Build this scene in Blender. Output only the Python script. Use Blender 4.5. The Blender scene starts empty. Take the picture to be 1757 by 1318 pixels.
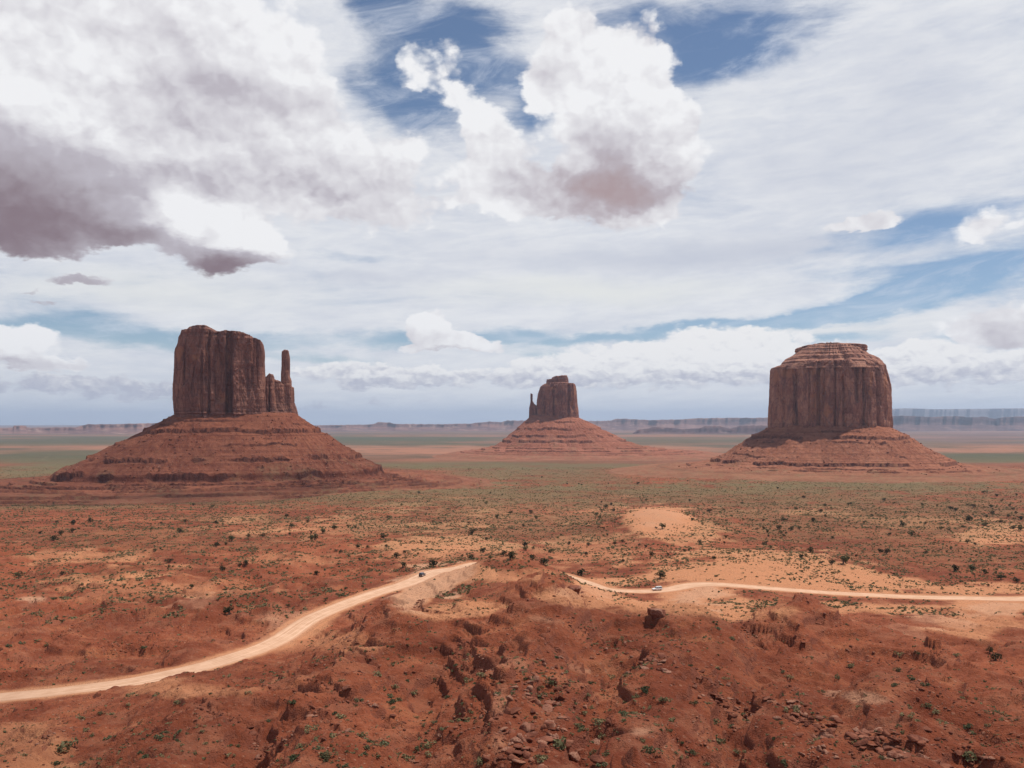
import bpy, math, random
import numpy as np
rad = math.radians
random.seed(7)
RNG = np.random.default_rng(11)
scene = bpy.context.scene
COL = scene.collection

# ------------------------------------------------------------------ camera
F, CX, HY = 1521.0, 878.5, 725.0          # focal length and horizon in photo pixels
cam_d = bpy.data.cameras.new("camera")
cam = bpy.data.objects.new("camera", cam_d)
COL.objects.link(cam)
cam_d.sensor_width = 36.0
cam_d.lens = 36.0 * F / 1757.0
cam_d.shift_y = (HY - 659.0) / 1757.0
cam_d.clip_start = 0.5
cam_d.clip_end = 200000.0
cam.location = (0, 0, 0)
cam.rotation_euler = (rad(90), 0, 0)
scene.camera = cam

# ------------------------------------------------------------------ light / exposure
SUN_EL, SUN_AZ = rad(65), rad(67)           # azimuth measured from the view direction towards the right
SKY_STRENGTH = 0.09
SUN_STRENGTH = 4.6
scene.view_settings.view_transform = 'Standard'
scene.view_settings.look = 'None'
scene.view_settings.exposure = 0.0
scene.view_settings.gamma = 1.0
scene.cycles.use_denoising = True
scene.cycles.denoising_input_passes = 'RGB_ALBEDO_NORMAL'
scene.cycles.denoising_prefilter = 'ACCURATE'
scene.cycles.use_adaptive_sampling = True
scene.cycles.adaptive_threshold = 0.004
scene.cycles.sample_clamp_indirect = 2.0
scene.cycles.max_bounces = 6
scene.cycles.diffuse_bounces = 3
scene.cycles.volume_bounces = 0
scene.cycles.transparent_max_bounces = 12
sd = Sdir = (math.sin(SUN_AZ) * math.cos(SUN_EL), math.cos(SUN_AZ) * math.cos(SUN_EL), math.sin(SUN_EL))
sun_d = bpy.data.lights.new("sun", 'SUN')
sun_d.energy = SUN_STRENGTH
sun_d.angle = rad(0.53)
sun_d.color = (1.0, 0.95, 0.87)
sun = bpy.data.objects.new("sun", sun_d)
COL.objects.link(sun)
from mathutils import Vector
sun.rotation_euler = Vector(sd).to_track_quat('Z', 'Y').to_euler()
sun.location = (0, 0, 500)

# ------------------------------------------------------------------ node helpers
class NT:
    def __init__(s, tree):
        s.t = tree
    def n(s, typ, ins=None, **props):
        nd = s.t.nodes.new(typ)
        for k, v in props.items():
            setattr(nd, k, v)
        if ins:
            for k, v in ins.items():
                sock = nd.inputs[k]
                if isinstance(v, bpy.types.NodeSocket):
                    s.t.links.new(v, sock)
                else:
                    sock.default_value = v
        return nd
    def m(s, op, a, b=0.0, c=0.0, clamp=False):
        return s.n('ShaderNodeMath', {0: a, 1: b, 2: c}, operation=op, use_clamp=clamp).outputs[0]
    def vm(s, op, a, b=(0, 0, 0)):
        return s.n('ShaderNodeVectorMath', {0: a, 1: b}, operation=op).outputs[0]
    def ss(s, v, lo, hi, a=0.0, b=1.0):
        return s.n('ShaderNodeMapRange', {0: v, 1: lo, 2: hi, 3: a, 4: b}, interpolation_type='SMOOTHSTEP').outputs[0]
    def lin(s, v, lo, hi, a=0.0, b=1.0):
        return s.n('ShaderNodeMapRange', {0: v, 1: lo, 2: hi, 3: a, 4: b}).outputs[0]
    def noise(s, vec, scale, det=4.0, rough=0.55, dist=0.0):
        nd = s.n('ShaderNodeTexNoise', {'Vector': vec, 'Scale': scale, 'Detail': det, 'Roughness': rough, 'Distortion': dist})
        return nd.outputs[0]
    def noisec(s, vec, scale, det=4.0, rough=0.55):
        nd = s.n('ShaderNodeTexNoise', {'Vector': vec, 'Scale': scale, 'Detail': det, 'Roughness': rough})
        return nd.outputs[1]
    def mix(s, f, a, b, mode='MIX'):
        nd = s.t.nodes.new('ShaderNodeMix')
        nd.data_type = 'RGBA'
        nd.blend_type = mode
        for i, v in ((0, f), (6, a), (7, b)):
            if isinstance(v, bpy.types.NodeSocket):
                s.t.links.new(v, nd.inputs[i])
            else:
                if i and len(v) == 3:
                    v = (*v, 1)
                nd.inputs[i].default_value = v
        return nd.outputs[2]
    def scale(s, vec, sx, sy, sz):
        return s.vm('MULTIPLY', vec, (sx, sy, sz))
    def attr(s, name):
        return s.n('ShaderNodeAttribute', attribute_name=name).outputs['Fac']

def rgb(r, g, b):
    f = lambda c: (c / 255 / 12.92) if c / 255 < 0.04045 else ((c / 255 + 0.055) / 1.055) ** 2.4
    return (f(r), f(g), f(b), 1)

# ------------------------------------------------------------------ world: sky with clouds
world = bpy.data.worlds.new("World")
scene.world = world
world.use_nodes = True
wt = world.node_tree
wt.nodes.clear()
W = NT(wt)

def build_sky():
    geo = W.n('ShaderNodeTexCoord').outputs['Generated']
    sky = W.n('ShaderNodeTexSky')
    sky.sky_type = 'NISHITA'
    sky.sun_disc = False
    sky.sun_elevation = SUN_EL
    sky.sun_rotation = SUN_AZ
    sky.altitude = 1600
    sky.air_density = 1.0
    sky.dust_density = 0.6
    sky.ozone_density = 1.6
    sep = W.n('ShaderNodeSeparateXYZ', {0: geo})
    x, y, z = sep.outputs
    az = W.m('ARCTAN2', x, y)
    el = W.m('ARCSINE', z)
    # cloud coordinate: azimuth / elevation in degrees
    azd = W.m('MULTIPLY', az, 180 / math.pi)
    eld = W.m('MULTIPLY', el, 180 / math.pi)
    P = W.n('ShaderNodeCombineXYZ', {0: azd, 1: eld, 2: 0.0}).outputs[0]
    # sampling vector for 3-D noise, flattened toward the horizon
    fl = W.m('MULTIPLY', W.m('POWER', W.m('MAXIMUM', z, 0.0), 0.85), 1.9)
    Q = W.n('ShaderNodeCombineXYZ', {0: az, 1: fl, 2: 0.37}).outputs[0]
    def px(p):
        dx, dy = p[0] - CX, HY - p[1]
        return (math.degrees(math.atan2(dx, F)), math.degrees(math.atan2(dy, math.hypot(F, dx))))
    DEG = math.degrees(1 / F)
    w1 = W.vm('SUBTRACT', W.noisec(Q, 7.0, 3.0, 0.5), (0.5, 0.5, 0.5))
    w2 = W.vm('SUBTRACT', W.noisec(Q, 26.0, 5.0, 0.62), (0.5, 0.5, 0.5))
    Pw = W.vm('ADD', P, W.vm('ADD', W.scale(w1, 3.0, 1.9, 0), W.scale(w2, 1.8, 1.6, 0)))      # billowy outlines
    Ps = W.vm('ADD', P, W.vm('ADD', W.scale(w1, 7.0, 2.4, 0), W.scale(w2, 2.2, 1.0, 0)))      # soft, streaky
    def blobs(vec, lst, mode='ADD', inner=0.0):
        acc = None
        for b in lst:
            cx, cy, rx, ry, st = b[:5]
            rot = b[5] if len(b) > 5 else 0
            c = px((cx, cy))
            mp = W.n('ShaderNodeMapping', {'Vector': vec, 'Location': (c[0], c[1], 0), 'Rotation': (0, 0, rad(rot)),
                                           'Scale': (rx * DEG, ry * DEG, 1)}, vector_type='TEXTURE').outputs[0]
            r = W.n('ShaderNodeVectorMath', {0: mp}, operation='LENGTH').outputs['Value']
            v = W.ss(r, 1.25, inner, 0.0, st)
            acc = v if acc is None else W.m(mode, acc, v)
        return acc
    fbm = W.noise(Q, 12.0, 8.0, 0.60)
    Qs = W.vm('MULTIPLY', W.n('ShaderNodeVectorRotate', {'Vector': Q, 'Angle': rad(-7)}, rotation_type='Z_AXIS').outputs[0], (1.0, 2.1, 1.0))
    wisp = W.noise(Qs, 5.0, 8.0, 0.62, 0.6)
    wispf = W.noise(Qs, 16.0, 7.0, 0.65, 0.3)
    # ---- veil of high thin cloud with blue openings
    holes = blobs(Ps, [
        (760, 90, 180, 130, 1.0), (690, 190, 110, 70, 0.8), (640, 20, 90, 40, 0.7), (840, 30, 130, 50, 0.5),
        (1190, 110, 120, 60, 0.9), (1130, 40, 200, 55, 0.65), (1330, 40, 150, 50, 0.65), (1270, 110, 90, 40, 0.55), (905, 190, 60, 50, 0.8),
        (1580, 400, 210, 44, 0.85, 6), (1640, 484, 260, 48, 1.3, 10), (1300, 548, 330, 15, 1.15, 4), (1500, 520, 200, 16, 0.6, 8),
        (820, 577, 330, 20, 1.0), (250, 577, 340, 30, 1.0), (600, 440, 120, 16, 0.45), (1420, 575, 120, 14, 0.6),
        (560, 610, 100, 14, 0.55), (930, 600, 120, 12, 0.6), (1650, 570, 80, 20, 0.5), (1420, 470, 120, 26, 0.35)], 'ADD')
    ups = W.m('MAXIMUM', W.ss(eld, 27.0, 44.0, 0.0, 0.85), W.ss(y, 0.25, -0.25, 0.0, 0.55))       # clearer overhead and behind
    veil = W.m('SUBTRACT', W.m('ADD', 1.02, W.m('MULTIPLY', W.m('SUBTRACT', wisp, 0.5), 1.7)), W.m('ADD', holes, ups))
    veil = W.m('ADD', veil, W.m('MULTIPLY', W.m('SUBTRACT', wispf, 0.5), 0.32))
    veil_a = W.ss(veil, 0.12, 0.95, 0.0, 0.96)
    vtone = W.m('ADD', W.m('MULTIPLY', wispf, 0.6), W.m('MULTIPLY', wisp, 0.5))
    veil_c = W.mix(W.ss(vtone, 0.36, 0.74), rgb(220, 224, 234), rgb(243, 244, 247))
    greyish = blobs(Ps, [(1300, 430, 330, 40, 0.6), (1380, 300, 160, 90, 0.35), (1000, 450, 300, 40, 0.35), (640, 480, 160, 20, 0.5),
                         (1560, 180, 150, 120, 0.35)], 'ADD')
    veil_c = W.mix(W.m('MINIMUM', greyish, 0.8), veil_c, rgb(200, 205, 220))
    warm = blobs(Ps, [(1000, 505, 330, 30, 0.9), (250, 500, 330, 40, 0.6), (1400, 560, 260, 30, 0.4)], 'ADD')
    veil_c = W.mix(W.m('MINIMUM', warm, 0.9), veil_c, rgb(242, 243, 240))
    # ---- cumulus
    cum = blobs(Pw, [
        (120, 90, 300, 150, 0.9), (390, 80, 190, 110, 0.9), (450, 190, 170, 110, 0.8), (110, 290, 300, 120, 1.0),
        (330, 310, 250, 95, 0.7), (560, 280, 190, 80, 0.75), (640, 335, 150, 60, 0.6), (250, 390, 90, 45, 0.6), (90, 395, 200, 35, 0.8),
        (390, 430, 95, 55, 1.0), (350, 400, 50, 40, 0.6), (440, 405, 50, 45, 0.6),
        (1000, 90, 80, 85, 1.0), (1085, 130, 95, 95, 0.9), (1060, 240, 135, 110, 1.0), (1045, 330, 160, 62, 1.0), (925, 150, 45, 55, 0.9),
        (1130, 270, 90, 110, 0.8), (738, 108, 66, 56, 0.36), (766, 145, 46, 34, 0.28), (795, 185, 46, 40, 0.42), (828, 222, 48, 58, 0.7), (850, 290, 85, 75, 0.9), (900, 340, 90, 50, 0.6), (700, 250, 60, 40, 0.35),
        (768, 585, 66, 24, 1.3), (742, 558, 44, 28, 1.2), (800, 578, 44, 20, 0.8), (835, 596, 46, 12, 0.9), (700, 594, 30, 10, 0.8),
        (30, 595, 75, 38, 1.0), (100, 628, 60, 14, 0.8),
        (1490, 382, 85, 15, 0.9), (1480, 372, 40, 14, 0.6), (1690, 385, 60, 40, 0.6),
        (140, 482, 48, 15, 0.75), (75, 525, 36, 10, 0.55), (50, 500, 26, 7, 0.5),
        (1720, 555, 100, 40, 0.9)], 'ADD', 0.1)
    def puff(vec, sc, det=2.0):
        v_ = W.n('ShaderNodeTexVoronoi', {'Vector': vec, 'Scale': sc, 'Detail': det, 'Roughness': 0.5, 'Lacunarity': 2.3, 'Smoothness': 0.3}, feature='SMOOTH_F1', voronoi_dimensions='2D', normalize=True)
        return W.m('SUBTRACT', 1.0, W.m('MULTIPLY', v_.outputs['Distance'], 1.6))
    Qw = W.vm('ADD', W.scale(P, 1.0, 1.15, 0), W.scale(w2, 1.5, 1.5, 0))
    Qv = W.scale(Qw, 1.0, 1.5, 0)
    pf = puff(Qw, 0.36)
    cden = W.m('ADD', cum, W.m('ADD', W.m('MULTIPLY', W.m('SUBTRACT', pf, 0.42), 0.80), W.m('MULTIPLY', W.m('SUBTRACT', fbm, 0.5), 0.55)))
    cum_a = W.m('MULTIPLY', W.ss(cden, 0.29, 0.58), W.ss(cum, 0.03, 0.16))
    # ---- low bank over the horizon
    bank = blobs(Pw, [
        (1110, 628, 280, 42, 1.25), (1240, 592, 190, 36, 1.15), (960, 638, 180, 26, 0.8), (660, 645, 200, 28, 0.85), (600, 630, 80, 18, 0.5),
        (1640, 628, 200, 40, 0.95), (1560, 610, 90, 30, 0.6), (160, 665, 260, 16, 0.55), (240, 685, 140, 12, 0.5), (60, 650, 120, 14, 0.4),
        (560, 690, 200, 10, 0.35), (1400, 630, 180, 34, 0.7)], 'ADD', 0.1)
    pfb = puff(Qv, 0.62)
    bden = W.m('ADD', bank, W.m('ADD', W.m('MULTIPLY', W.m('SUBTRACT', pfb, 0.42), 0.9), W.m('MULTIPLY', W.m('SUBTRACT', fbm, 0.5), 0.7)))
    bank_a = W.m('MULTIPLY', W.ss(bden, 0.26, 0.66, 0.0, 0.95), W.ss(bank, 0.03, 0.2))
    # ---- relief of the billows: density difference toward the sun
    relief = W.m('SUBTRACT', pf, puff(W.vm('ADD', Qw, (0.25, 0.75, 0.0)), 0.36))
    reliefb = W.m('SUBTRACT', pfb, puff(W.vm('ADD', Qv, (0.1, 0.45, 0.0)), 0.62))
    Qb = W.vm('ADD', Q, (0.02, 0.07, 0.0))
    relief2 = W.m('SUBTRACT', W.noise(Q, 4.5, 4.0, 0.5), W.noise(Qb, 4.5, 4.0, 0.5))
    shade = blobs(Pw, [
        (20, 350, 330, 130, 0.8), (70, 405, 220, 48, 0.75), (-10, 350, 150, 120, 0.3), (250, 412, 70, 30, 0.3), (300, 365, 55, 48, -0.75), (385, 392, 60, 36, -0.5), (450, 410, 40, 30, -0.4), (330, 330, 140, 50, 0.25), (120, 300, 220, 70, 0.25), (-20, 200, 80, 90, 0.25),
        (430, 165, 170, 60, 0.28), (330, 130, 120, 120, 0.16), (250, 210, 190, 40, 0.2), (520, 305, 230, 50, 0.34), (640, 345, 170, 40, 0.22),
        (390, 468, 110, 40, 1.5), (350, 430, 60, 40, 0.3), (440, 440, 50, 36, 0.25),
        (1040, 265, 100, 75, 0.38), (1035, 340, 190, 66, 0.75), (1100, 320, 90, 50, 0.25), (935, 160, 40, 50, 0.15),
        (768, 603, 70, 8, 0.4), (140, 488, 60, 20, 0.7), (75, 525, 60, 18, 0.6), (50, 500, 50, 14, 0.6), (60, 625, 120, 14, 0.45),
        (1720, 570, 100, 34, 0.35)], 'ADD')
    sh = W.m('ADD', shade, W.m('ADD', W.m('ADD', W.m('MULTIPLY', relief, -0.55), 0.07), W.m('MULTIPLY', relief2, -1.0)))
    sh = W.m('ADD', sh, W.m('MULTIPLY', W.m('SUBTRACT', fbm, 0.5), 0.25))
    sh = W.m('MAXIMUM', W.m('MINIMUM', sh, 1.8), 0.0)
    c1 = W.mix(W.lin(sh, 0.0, 0.62), rgb(252, 252, 254), rgb(200, 195, 204))
    c2 = W.mix(W.ss(sh, 0.40, 1.75), c1, rgb(140, 122, 130))
    pink = blobs(Pw, [(1045, 330, 190, 90, 0.7)], 'ADD')
    c2 = W.mix(W.m('MULTIPLY', pink, W.ss(sh, 0.1, 1.1)), c2, rgb(182, 156, 156))
    bsh = W.m('ADD', W.ss(eld, 4.6, 1.6, 0.0, 0.75), W.m('MULTIPLY', reliefb, -0.8))
    c3 = W.mix(W.ss(bsh, 0.05, 0.85), rgb(252, 251, 251), rgb(192, 194, 209))
    # ---- composite
    hz = W.ss(eld, 2.4, -0.4, 0.0, 0.55)
    bg_sky = W.n('ShaderNodeBackground', {0: sky.outputs[0], 1: SKY_STRENGTH}).outputs[0]
    def bg(c):
        return W.n('ShaderNodeBackground', {0: c, 1: 0.92}).outputs[0]
    def over(f, a, b):
        return W.n('ShaderNodeMixShader', {0: f, 1: a, 2: b}).outputs[0]
    Qc = W.vm('MULTIPLY', W.n('ShaderNodeVectorRotate', {'Vector': Q, 'Angle': rad(-24)}, rotation_type='Z_AXIS').outputs[0], (1.0, 2.4, 1.0))
    cir = W.ss(W.noise(Qc, 7.5, 9.0, 0.66, 0.8), 0.44, 0.78, 0.0, 0.62)
    s = over(cir, bg_sky, bg(rgb(228, 233, 244)))
    s = over(veil_a, s, bg(veil_c))
    s = over(hz, s, bg(rgb(178, 194, 218)))
    s = over(bank_a, s, bg(c3))
    s = over(cum_a, s, bg(c2))
    W.n('ShaderNodeOutputWorld', {0: s})
build_sky()
world.cycles.sampling_method = 'MANUAL'
world.cycles.sample_map_resolution = 1024

# ------------------------------------------------------------------ numpy noise
def _hash(ix, iy, iz, seed):
    h = (ix.astype(np.int64) * 374761393 + iy.astype(np.int64) * 668265263 + iz.astype(np.int64) * 2147483647 + seed * 974711) & 0xffffffff
    h = ((h ^ (h >> 13)) * 1274126177) & 0xffffffff
    h = ((h ^ (h >> 16)) * 2246822519) & 0xffffffff
    return (h ^ (h >> 15)) & 0xffffffff
_A = np.linspace(0, 2 * np.pi, 64, endpoint=False)
_G2 = np.stack([np.cos(_A), np.sin(_A)], 1)
_g = np.random.default_rng(5).normal(size=(64, 3))
_G3 = _g / np.linalg.norm(_g, axis=1, keepdims=True)
def perlin2(x, y, seed=0):
    x, y = np.asarray(x, float), np.asarray(y, float)
    x0, y0 = np.floor(x), np.floor(y)
    fx, fy = x - x0, y - y0
    ux, uy = fx ** 3 * (fx * (fx * 6 - 15) + 10), fy ** 3 * (fy * (fy * 6 - 15) + 10)
    z0 = np.zeros_like(x0)
    def c(i, j):
        g = _G2[_hash(x0 + i, y0 + j, z0, seed) & 63]
        return g[..., 0] * (fx - i) + g[..., 1] * (fy - j)
    a = c(0, 0) + ux * (c(1, 0) - c(0, 0))
    b = c(0, 1) + ux * (c(1, 1) - c(0, 1))
    return (a + uy * (b - a)) * 1.4
def perlin3(x, y, z, seed=0):
    x, y, z = np.broadcast_arrays(np.asarray(x, float), np.asarray(y, float), np.asarray(z, float))
    x0, y0, z0 = np.floor(x), np.floor(y), np.floor(z)
    fx, fy, fz = x - x0, y - y0, z - z0
    s = lambda t: t * t * t * (t * (t * 6 - 15) + 10)
    ux, uy, uz = s(fx), s(fy), s(fz)
    def c(i, j, k):
        g = _G3[_hash(x0 + i, y0 + j, z0 + k, seed) & 63]
        return g[..., 0] * (fx - i) + g[..., 1] * (fy - j) + g[..., 2] * (fz - k)
    def lx(j, k):
        a = c(0, j, k)
        return a + ux * (c(1, j, k) - a)
    def ly(k):
        a = lx(0, k)
        return a + uy * (lx(1, k) - a)
    a = ly(0)
    return (a + uz * (ly(1) - a)) * 1.5
def fbm2(x, y, octv, seed=0, gain=0.5):
    r, a, f = 0, 1.0, 1.0
    for o in range(octv):
        r = r + a * perlin2(x * f + o * 17.3, y * f - o * 9.1, seed + o)
        a *= gain
        f *= 2.03
    return r
def fbm3(x, y, z, octv, seed=0, gain=0.5):
    r, a, f = 0, 1.0, 1.0
    for o in range(octv):
        r = r + a * perlin3(x * f + o * 7.3, y * f - o * 9.1, z * f + o * 3.7, seed + o)
        a *= gain
        f *= 2.03
    return r
def sstep(v, lo, hi):
    t = np.clip((v - lo) / (hi - lo), 0, 1)
    return t * t * (3 - 2 * t)

def make_mesh(name, verts, faces_quads=None, tris=None, smooth=True, attrs=None):
    me = bpy.data.meshes.new(name)
    verts = np.asarray(verts, np.float32)
    me.vertices.add(len(verts))
    me.vertices.foreach_set('co', verts.ravel())
    loops, starts, n = [], [], 0
    if faces_quads is not None and len(faces_quads):
        q = np.asarray(faces_quads, np.int32)
        loops.append(q.ravel())
        starts.append(np.arange(len(q), dtype=np.int32) * 4)
        n = q.size
    if tris is not None and len(tris):
        t = np.asarray(tris, np.int32)
        loops.append(t.ravel())
        starts.append(n + np.arange(len(t), dtype=np.int32) * 3)
    loops = np.concatenate(loops)
    starts = np.concatenate(starts)
    me.loops.add(len(loops))
    me.loops.foreach_set('vertex_index', loops)
    me.polygons.add(len(starts))
    me.polygons.foreach_set('loop_start', starts)
    if smooth:
        me.polygons.foreach_set('use_smooth', np.ones(len(starts), bool))
    me.update(calc_edges=True)
    for k, v in (attrs or {}).items():
        a = me.attributes.new(k, 'FLOAT', 'POINT')
        a.data.foreach_set('value', np.asarray(v, np.float32).ravel())
    return me
def link(name, me, mat=None, parent=None, loc=None):
    o = bpy.data.objects.new(name, me)
    COL.objects.link(o)
    if mat and me is not None and not me.materials:
        me.materials.append(mat)
    if parent is not None:
        o.parent = parent
    if loc is not None:
        o.location = loc
    return o
def empty(name, loc=(0, 0, 0), rz=0.0):
    o = bpy.data.objects.new(name, None)
    COL.objects.link(o)
    o.location = loc
    o.rotation_euler = (0, 0, rz)
    o.empty_display_size = 0.5
    return o
def tag(o, label, cat, group=None):
    o['label'] = label
    o['category'] = cat
    if group:
        o['group'] = group
    return o
def grid_quads(nr, nc, wrap=False):
    r = np.arange(nr - 1)[:, None]
    c = np.arange(nc if wrap else nc - 1)[None, :]
    c2 = (c + 1) % nc
    a = r * nc + c
    b = r * nc + c2
    return np.stack([a, b, b + nc, a + nc], -1).reshape(-1, 4)

# ------------------------------------------------------------------ terrain: relief of the valley
CTRL = {  # photo column: (distance, height) pairs
    0: [(40, -24), (100, -46), (150, -59), (195, -67), (232, -72), (300, -74), (400, -76), (567, -81), (765, -88), (1000, -98.5), (1150, -108), (1400, -114)],
    300: [(40, -23), (100, -44), (140, -52.5), (190, -60), (225, -66), (250, -70.5), (300, -72.3), (400, -75), (567, -80), (765, -88), (1000, -98.5), (1150, -107), (1400, -114)],
    470: [(40, -22), (100, -42.5), (160, -53), (220, -61), (260, -69.5), (292, -73), (360, -74), (567, -80), (765, -88), (1000, -98), (1150, -105), (1400, -111)],
    600: [(40, -22), (105, -42), (160, -50), (220, -55), (250, -60), (290, -70), (340, -73), (358, -73), (567, -79), (765, -86), (1000, -96), (1400, -106)],
    720: [(40, -22), (105, -42), (160, -48), (220, -50.5), (242, -51.3), (280, -61), (330, -70), (410, -72), (567, -78), (765, -87), (1000, -97)],
    850: [(40, -22), (108, -42), (160, -46.3), (220, -48.6), (250, -50), (285, -58), (320, -61), (350, -62), (400, -65), (430, -69.5), (465, -73), (567, -79), (765, -88), (1000, -97), (1400, -106)],
    900: [(40, -22), (108, -42), (160, -45.5), (220, -46.5), (255, -46.9), (285, -55), (330, -61.5), (390, -64.8), (430, -72), (500, -77)],
    985: [(40, -22), (108, -42), (160, -46), (220, -48), (260, -50), (300, -60), (350, -67), (400, -72.5), (500, -78), (765, -89), (1000, -97)],
    1125: [(40, -22), (108, -42), (160, -47), (220, -51), (250, -54), (290, -66), (340, -72), (400, -75), (500, -75.5), (600, -79), (700, -82), (780, -80), (805, -79.5), (870, -89), (1000, -97), (1400, -106)],
    1250: [(40, -22), (108, -43), (160, -48), (200, -50), (240, -53), (300, -67), (340, -71), (400, -73.5), (450, -72.2), (500, -73), (560, -80), (765, -88), (1000, -96)],
    1390: [(40, -22), (108, -43), (150, -47.5), (175, -55), (200, -57), (230, -53), (250, -50.6), (275, -60), (320, -70), (395, -75.5), (450, -75), (500, -75.5), (560, -82), (765, -88), (1000, -96), (1400, -105)],
    1600: [(40, -23), (110, -43.5), (150, -49), (200, -56.5), (260, -63), (320, -71), (390, -77), (480, -79), (567, -82), (765, -87), (1000, -95)],
    1757: [(40, -24), (115, -45), (180, -56), (276, -68), (331, -73), (380, -75.5), (480, -77), (567, -80), (765, -87), (1000, -95), (1400, -105)],
}
CTRL[-260] = CTRL[0]
CTRL[2000] = CTRL[1757]
cp = []
for k, l in CTRL.items():
    for Y, zz in l:
        cp.append(((k - CX) / F, math.log(Y), zz))
for u in (-1.2, -0.6, -0.3, 0, 0.3, 0.6, 1.2):
    for Y, zz in ((14, -8), (2330, -115), (3400, -122), (5650, -130), (10000, -134), (60000, -136), (120000, -136)):
        cp.append((u, math.log(Y), zz))
cp = np.array(cp)
SU, SL = 2.6, 1.0
def _tps(d2):
    return d2 * np.log(np.maximum(d2, 1e-9))
_pu, _pl, _pz = cp[:, 0] * SU, cp[:, 1] * SL, cp[:, 2]
_n = len(cp)
K = _tps((_pu[:, None] - _pu) ** 2 + (_pl[:, None] - _pl) ** 2) + np.eye(_n) * 4e-4
Pm = np.stack([np.ones(_n), _pu, _pl], 1)
_A4 = np.block([[K, Pm], [Pm.T, np.zeros((3, 3))]])
_w = np.linalg.solve(_A4, np.concatenate([_pz, np.zeros(3)]))
def base_coarse():
    us = np.linspace(-1.2, 1.2, 260)
    ls = np.linspace(math.log(12), math.log(125000), 560)
    UU, LL = np.meshgrid(us, ls)
    out = np.zeros_like(UU)
    for i in range(len(ls)):
        d2 = (UU[i][:, None] * SU - _pu) ** 2 + (LL[i][:, None] * SL - _pl) ** 2
        out[i] = _tps(d2) @ _w[:_n] + _w[_n] + _w[_n + 1] * UU[i] * SU + _w[_n + 2] * LL[i] * SL
    return us, ls, out
_us, _ls, _bz = base_coarse()
def bil(tab, fr, fc):
    r0 = np.clip(np.floor(fr).astype(int), 0, tab.shape[0] - 2)
    c0 = np.clip(np.floor(fc).astype(int), 0, tab.shape[1] - 2)
    a, b = np.clip(fr - r0, 0, 1), np.clip(fc - c0, 0, 1)
    return (tab[r0, c0] * (1 - a) * (1 - b) + tab[r0 + 1, c0] * a * (1 - b) + tab[r0, c0 + 1] * (1 - a) * b + tab[r0 + 1, c0 + 1] * a * b)
def base_z(u, L):
    fr = (L - _ls[0]) / (_ls[1] - _ls[0])
    fc = (np.clip(u, -1.2, 1.2) - _us[0]) / (_us[1] - _us[0])
    return bil(_bz, fr, fc)
# grid of the ground sheet: columns in x/y, rows in log distance
COLS = np.concatenate([-np.geomspace(3.2, 0.66, 40)[:-1], np.linspace(-0.66, 0.66, 1240), np.geomspace(0.66, 3.2, 40)[1:]])
def rows_():
    r, Y = [], 12.0
    while Y < 46000:
        r.append(Y)
        Y *= 1.04 if Y < 60 else (1.012 if Y < 95 else (1.0036 if Y < 620 else (1.0075 if Y < 4500 else 1.03)))
    return np.array(r)
ROWS = rows_()
LROWS = np.log(ROWS)
NR, NC = len(ROWS), len(COLS)
U = np.broadcast_to(COLS[None, :], (NR, NC))
YY = np.broadcast_to(ROWS[:, None], (NR, NC))
XX = U * YY
Z = base_z(U, np.broadcast_to(LROWS[:, None], (NR, NC)))
BASE = Z.copy()
def pix0(px, py, tab):
    """photo pixel -> ground point (first hit of the sight line on the sheet)"""
    u = (px - CX) / F
    v = (py - HY) / F
    c = np.interp(u, COLS, np.arange(NC))
    c0 = min(int(c), NC - 2)
    a = c - c0
    col = tab[:, c0] * (1 - a) + tab[:, c0 + 1] * a
    hit = np.nonzero((col >= -v * ROWS) & (ROWS > 60))[0]
    i = hit[0] if len(hit) else NR - 1
    Yh = ROWS[i]
    if i > 0:
        d0 = -v * ROWS[i - 1] - col[i - 1]
        d1 = -v * ROWS[i] - col[i]
        t = d0 / (d0 - d1) if d0 != d1 else 0
        Yh = ROWS[i - 1] + (ROWS[i] - ROWS[i - 1]) * min(max(t, 0), 1)
    return np.array([u * Yh, Yh])

# ---- road centre line (photo points, with the stretch behind the knoll given in metres)
road_px = [(-420, 1236), (-200, 1222), (-60, 1206), (0, 1199), (110, 1184), (220, 1168), (330, 1148), (420, 1122), (480, 1097), (530, 1064), (585, 1039), (650, 1016),
           (705, 999), (745, 982), (790, 973)]
road_w = [tuple(pix0(a, b, BASE)) for a, b in road_px]
road_w += [(-14, 452), (4, 455), (22, 436), (34, 412)]
road_w += [tuple(pix0(a, b, BASE)) for a, b in [(1040, 1010), (1090, 1015), (1140, 1013), (1190, 1003), (1230, 1002), (1300, 1007), (1400, 1016), (1520, 1022), (1640, 1026), (1757, 1027), (1900, 1022), (2080, 1020)]]
def catmull(pts, step):
    pts = np.array(pts, float)
    out = []
    p = np.vstack([2 * pts[0] - pts[1], pts, 2 * pts[-1] - pts[-2]])
    for i in range(1, len(p) - 2):
        n = max(2, int(np.linalg.norm(p[i + 1] - p[i]) / step))
        t = np.linspace(0, 1, n, endpoint=False)[:, None]
        out.append(0.5 * (2 * p[i] + (p[i + 1] - p[i - 1]) * t + (2 * p[i - 1] - 5 * p[i] + 4 * p[i + 1] - p[i + 2]) * t ** 2 + (3 * p[i] - p[i - 1] - 3 * p[i + 1] + p[i + 2]) * t ** 3))
    return np.vstack(out + [pts[-1:]])
def smooth1(a, k):
    ker = np.ones(k) / k
    pad = np.concatenate([np.repeat(a[:1], k, 0), a, np.repeat(a[-1:], k, 0)])
    if a.ndim == 1:
        return np.convolve(pad, ker, 'same')[k:-k]
    return np.stack([np.convolve(pad[:, i], ker, 'same') for i in range(a.shape[1])], 1)[k:-k]
road_c = smooth1(catmull(road_w, 1.0), 9)
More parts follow.
